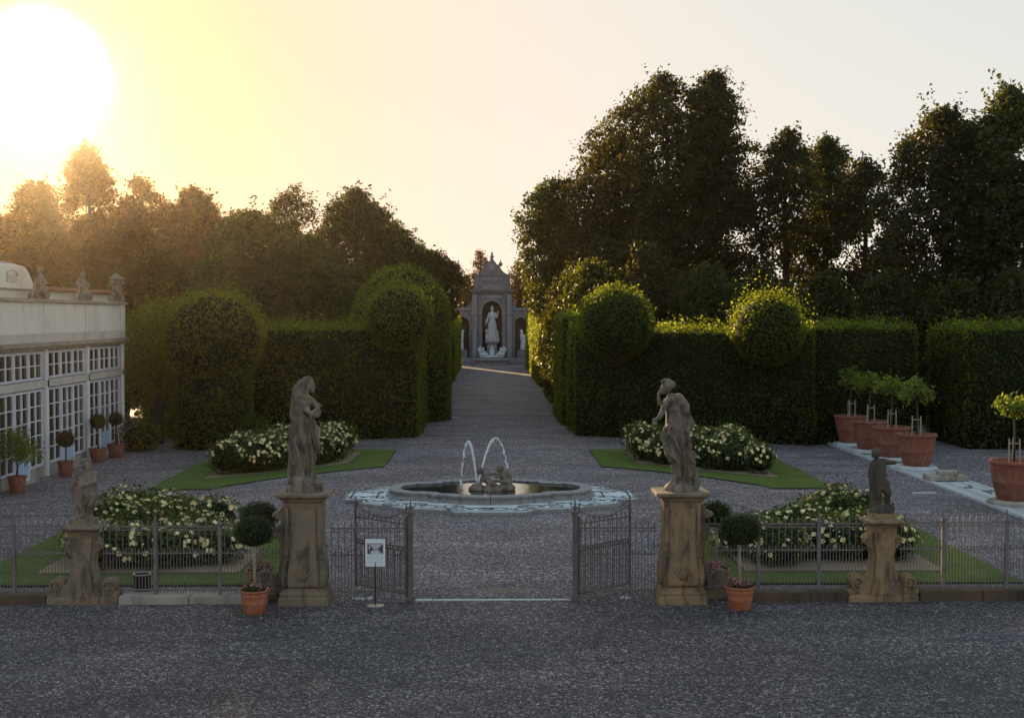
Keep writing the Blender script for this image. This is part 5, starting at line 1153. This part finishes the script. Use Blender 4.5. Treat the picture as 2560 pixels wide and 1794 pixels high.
m = MB(); m.box(-2.8, 2.8, -.05, 2.1, 11.76, 11.9); m.build('attic_cornice', M['nymph'], t)
gh = [(2.6, 11.9), (2.2, 12.0), (1.7, 12.25), (1.3, 12.7), (1.1, 13.2), (.9, 13.25), (.65, 13.35), (.55, 13.55), (.35, 13.75), (0, 13.85)]
m = MB(); m.prism(gh+[(-x, z) for x, z in gh[::-1] if x > 0], .2, 1.8); m.build('scroll_gable', M['nymph'], t)
m = MB(); m.lathe([(.5, 0), (.5, .1), (.4, .15)], 16); o = m.build('clock_disc', M['nymphpale'], t, (0, .19, 12.85)); o.rotation_euler = (R_(90), 0, 0)
m = MB(); m.lathe([(.22, 13.8), (.3, 13.95), (.12, 14.1), (.32, 14.35), (.3, 14.45), (.1, 14.55), (.16, 14.75), (.02, 15.1)], 10, (0, 1, 0)); m.build('finial', M['nymph'], t)
for s_ in (-1, 1):
    m = MB(); m.sphere((s_*1.25, 1, 13.35), .3, 8, 6); m.tube([(s_*1.25, 1, 13.5), (s_*1.25, 1, 13.9)], [.15, .03]); m.build('flame_urn', M['nymph'], t)
    o_ = [(s_*2.76, .4), (s_*2.9+s_*.25, .4)] + [(s_*4.2+a, z) for a, z in (archy(.85, .9, 5.4) if s_ > 0 else archy(.85, .9, 5.4)[::-1])] + [(s_*5.3, .4), (s_*6.8, .4), (s_*6.8, 7.2), (s_*2.76, 7.2)]
    o_[1] = (s_*3.1, .4)
    m = MB(); m.prism(o_, .3, 2.0); m.build('side_wall', M['nymph'], t)
    m = MB(); m.prism([(s_*4.2-1, .4), (s_*4.2+1, .4), (s_*4.2+1, 6.5), (s_*4.2-1, 6.5)], 1.5, 1.6); m.build('niche_back', M['nichewall'], t)
    m = MB(); m.tube([(s_*4.2+x, .25, z) for x, z in archy(.95, 5.4, 5.4, 14)[1:-1]], .1, 5); m.build('arch_moulding', M['nymphpale'], t)
    m = MB(); m.box(min(s_*2.77, s_*7), max(s_*2.77, s_*7), .1, 2.2, 7.21, 7.5); m.build('side_cornice', M['nymphpale'], t)
    cc = [(s_*2.77, 7.51), (s_*4.1, 7.51), (s_*3.7, 7.6), (s_*3.3, 7.9), (s_*3.05, 8.4), (s_*2.95, 9.0), (s_*2.77, 9.1)]
    m = MB(); m.prism(cc, .5, 1.6); m.build('scroll_buttress', M['nymph'], t)
    m = MB(); m.lathe([(.25, 7.5), (.15, 7.7), (.4, 8.0), (.3, 8.3), (.1, 8.5), (.05, 8.8)], 10, (s_*5.6, 1, 0)); m.build('urn', M['nymph'], t)
    # seated pale figures in the side niches
    s = Clay(); s.rings([(0, 0, .5, .4), (.5, 0, .45, .4), (1.0, 0, .4, .35), (1.5, -.1*s_, .35, .3), (1.9, -.25*s_, .3, .25), (2.15, -.3*s_, .15, .15)]); s.ell((-.35*s_, 0, 2.4), .22, .2, .26); s.chain(((-.1*s_, -.1, 1.9), .14), ((.4*s_, -.3, 1.6), .12), ((.6*s_, -.3, 1.2), .1)); s.chain(((.2*s_, -.2, 1.0), .2), ((.5*s_, -.5, .9), .17), ((.45*s_, -.5, .2), .13))
    o = s.done('niche_statue', M['whitemarble'], .06, 2, lambda co: drape(co, 0, 1.8, .03, 10, .3)); o.location = (-.1+s_*4.2, NY+.2, 1.9); tag(o, 'pale seated figure in the %s side niche of the stone theatre' % ('left' if s_ < 0 else 'right'), 'statue', 'side niche figures')
    m = MB(); m.bbox(s_*4.2-.6, s_*4.2+.6, .0, 1.4, .4, 1.9, .04); m.build('niche_plinth', M['nymph'], t)
m = MB(); m.bbox(-7.5, 7.5, -2.2, 2.4, -.1, .4, .05); m.build('step', M['nymph'], t)
m = MB(); m.bbox(-7.2, 7.2, -1.6, -1.2, .4, .85, .04); m.bbox(-7.2, 7.2, -1.7, -1.1, .85, .93, .03); m.build('balustrade_wall', M['nymphpale'], t)
t.scale = (.9, 1, .985)
t3 = thing('theatre_basin', 'dark oval stone basin at the foot of the stone theatre', 'basin', (-.1, NY-3.4, 0))
m = MB(); m.lathe([(2.0, 0), (2.1, .15), (1.7, .3), (2.3, .62), (2.45, .75), (2.3, .8), (2.2, .7)], 28, cap=True, sy=.5); m.build('bowl', M['basin'], t3, smooth=40)
s = Clay(); s.rings([(0, 0, .75, .6), (2.2, 0, .65, .55), (2.3, 0, .95, .8), (2.55, 0, .95, .8)], sq=.5)
o = s.done('statue_plinth', M['nymphpale'], .06, 1); o.location = (-.1, NY+.5, .5); tag(o, 'pale stone plinth under the goddess in the theatre niche', 'plinth')
s = Clay(); s.rings([(0, .05, .6, .5), (.6, .05, .55, .45), (1.4, .02, .55, .42), (2.2, 0, .52, .4), (2.7, 0, .38, .32), (3.0, 0, .36, .3), (3.4, .02, .42, .3), (3.7, .02, .38, .26), (3.85, .02, .16, .15), (4.0, .02, .12, .12)]); s.ell((.02, -.03, 4.25), .24, .25, .3); s.ell((.02, 0, 4.5), .14)
s.chain(((-.36, 0, 3.6), .16), ((-.6, -.05, 2.9), .12), ((-.8, -.1, 2.3), .1), ((-.95, -.1, 2.0), .07)); s.chain(((.4, 0, 3.6), .16), ((.62, -.05, 3.1), .13), ((.75, -.2, 3.6), .1), ((.8, -.2, 3.9), .08)); s.cap((.8, -.2, 3.9), .03, (1.0, -.15, 4.3), .03)
for s_ in (-1, 1): s.chain(((s_*.7, -.1, .2), .1), ((s_*.68, -.1, .8), .14), ((s_*.72, -.15, 1.25), .12), ((s_*.74, -.15, 1.45), .09)); s.cap((s_*.55, -.25, .0), .07, (s_*.62, -.2, .7), .09); s.cap((s_*.85, -.25, .0), .06, (s_*.78, -.2, .7), .08)
o = s.done('statue', M['whitemarble'], .05, 1, lambda co: drape(co, 0, 3.0, .05, 12, .2, 1)); o.location = (-.1, NY+.5, 3.05); tag(o, 'white marble goddess with two hounds in the central niche of the stone theatre', 'statue')
s = Clay()
for s_ in (-1, 1):
    s.ell((s_*1.1, 0, .35), .55, .4, .3); s.chain(((s_*.9, 0, .5), .28), ((s_*1.3, 0, .9), .22), ((s_*1.15, -.1, 1.15), .18)); s.chain(((s_*1.4, 0, .5), .25), ((s_*1.7, 0, 1.0), .2), ((s_*1.5, 0, 1.35), .14)); s.chain(((s_*.9, -.2, .4), .2), ((s_*.5, -.3, .2), .14), ((s_*.25, -.3, .1), .1))
s.rings([(0, 0, .4, .4), (.6, 0, .3, .3), (1.0, 0, .3, .25), (1.15, 0, .12, .12)]); s.ell((0, 0, 1.35), .2); s.ell((0, 0, .05), 1.6, .5, .15)
o = s.done('statue_group', M['whitemarble'], .05, 1); o.location = (-.1, NY-1.2, .93); tag(o, 'white marble group of river figures at the goddess plinth foot', 'statue')

# ================================================================== haze volume, added to imitate the lens flare around the sun
hb = MB(); hb.box(-520, 520, -60, 560, -1.2, 29)
q = NB('flare_haze'); pv = q.n('ShaderNodeVolumePrincipled'); pv.inputs['Color'].default_value = (1, .84, .66, 1); pv.inputs['Density'].default_value = .00008; pv.inputs['Anisotropy'].default_value = .93
q.l(pv.outputs[0], q.out.inputs['Volume'])
HAZE = hb.build('haze', q.mat); tag(HAZE, kind='stuff')
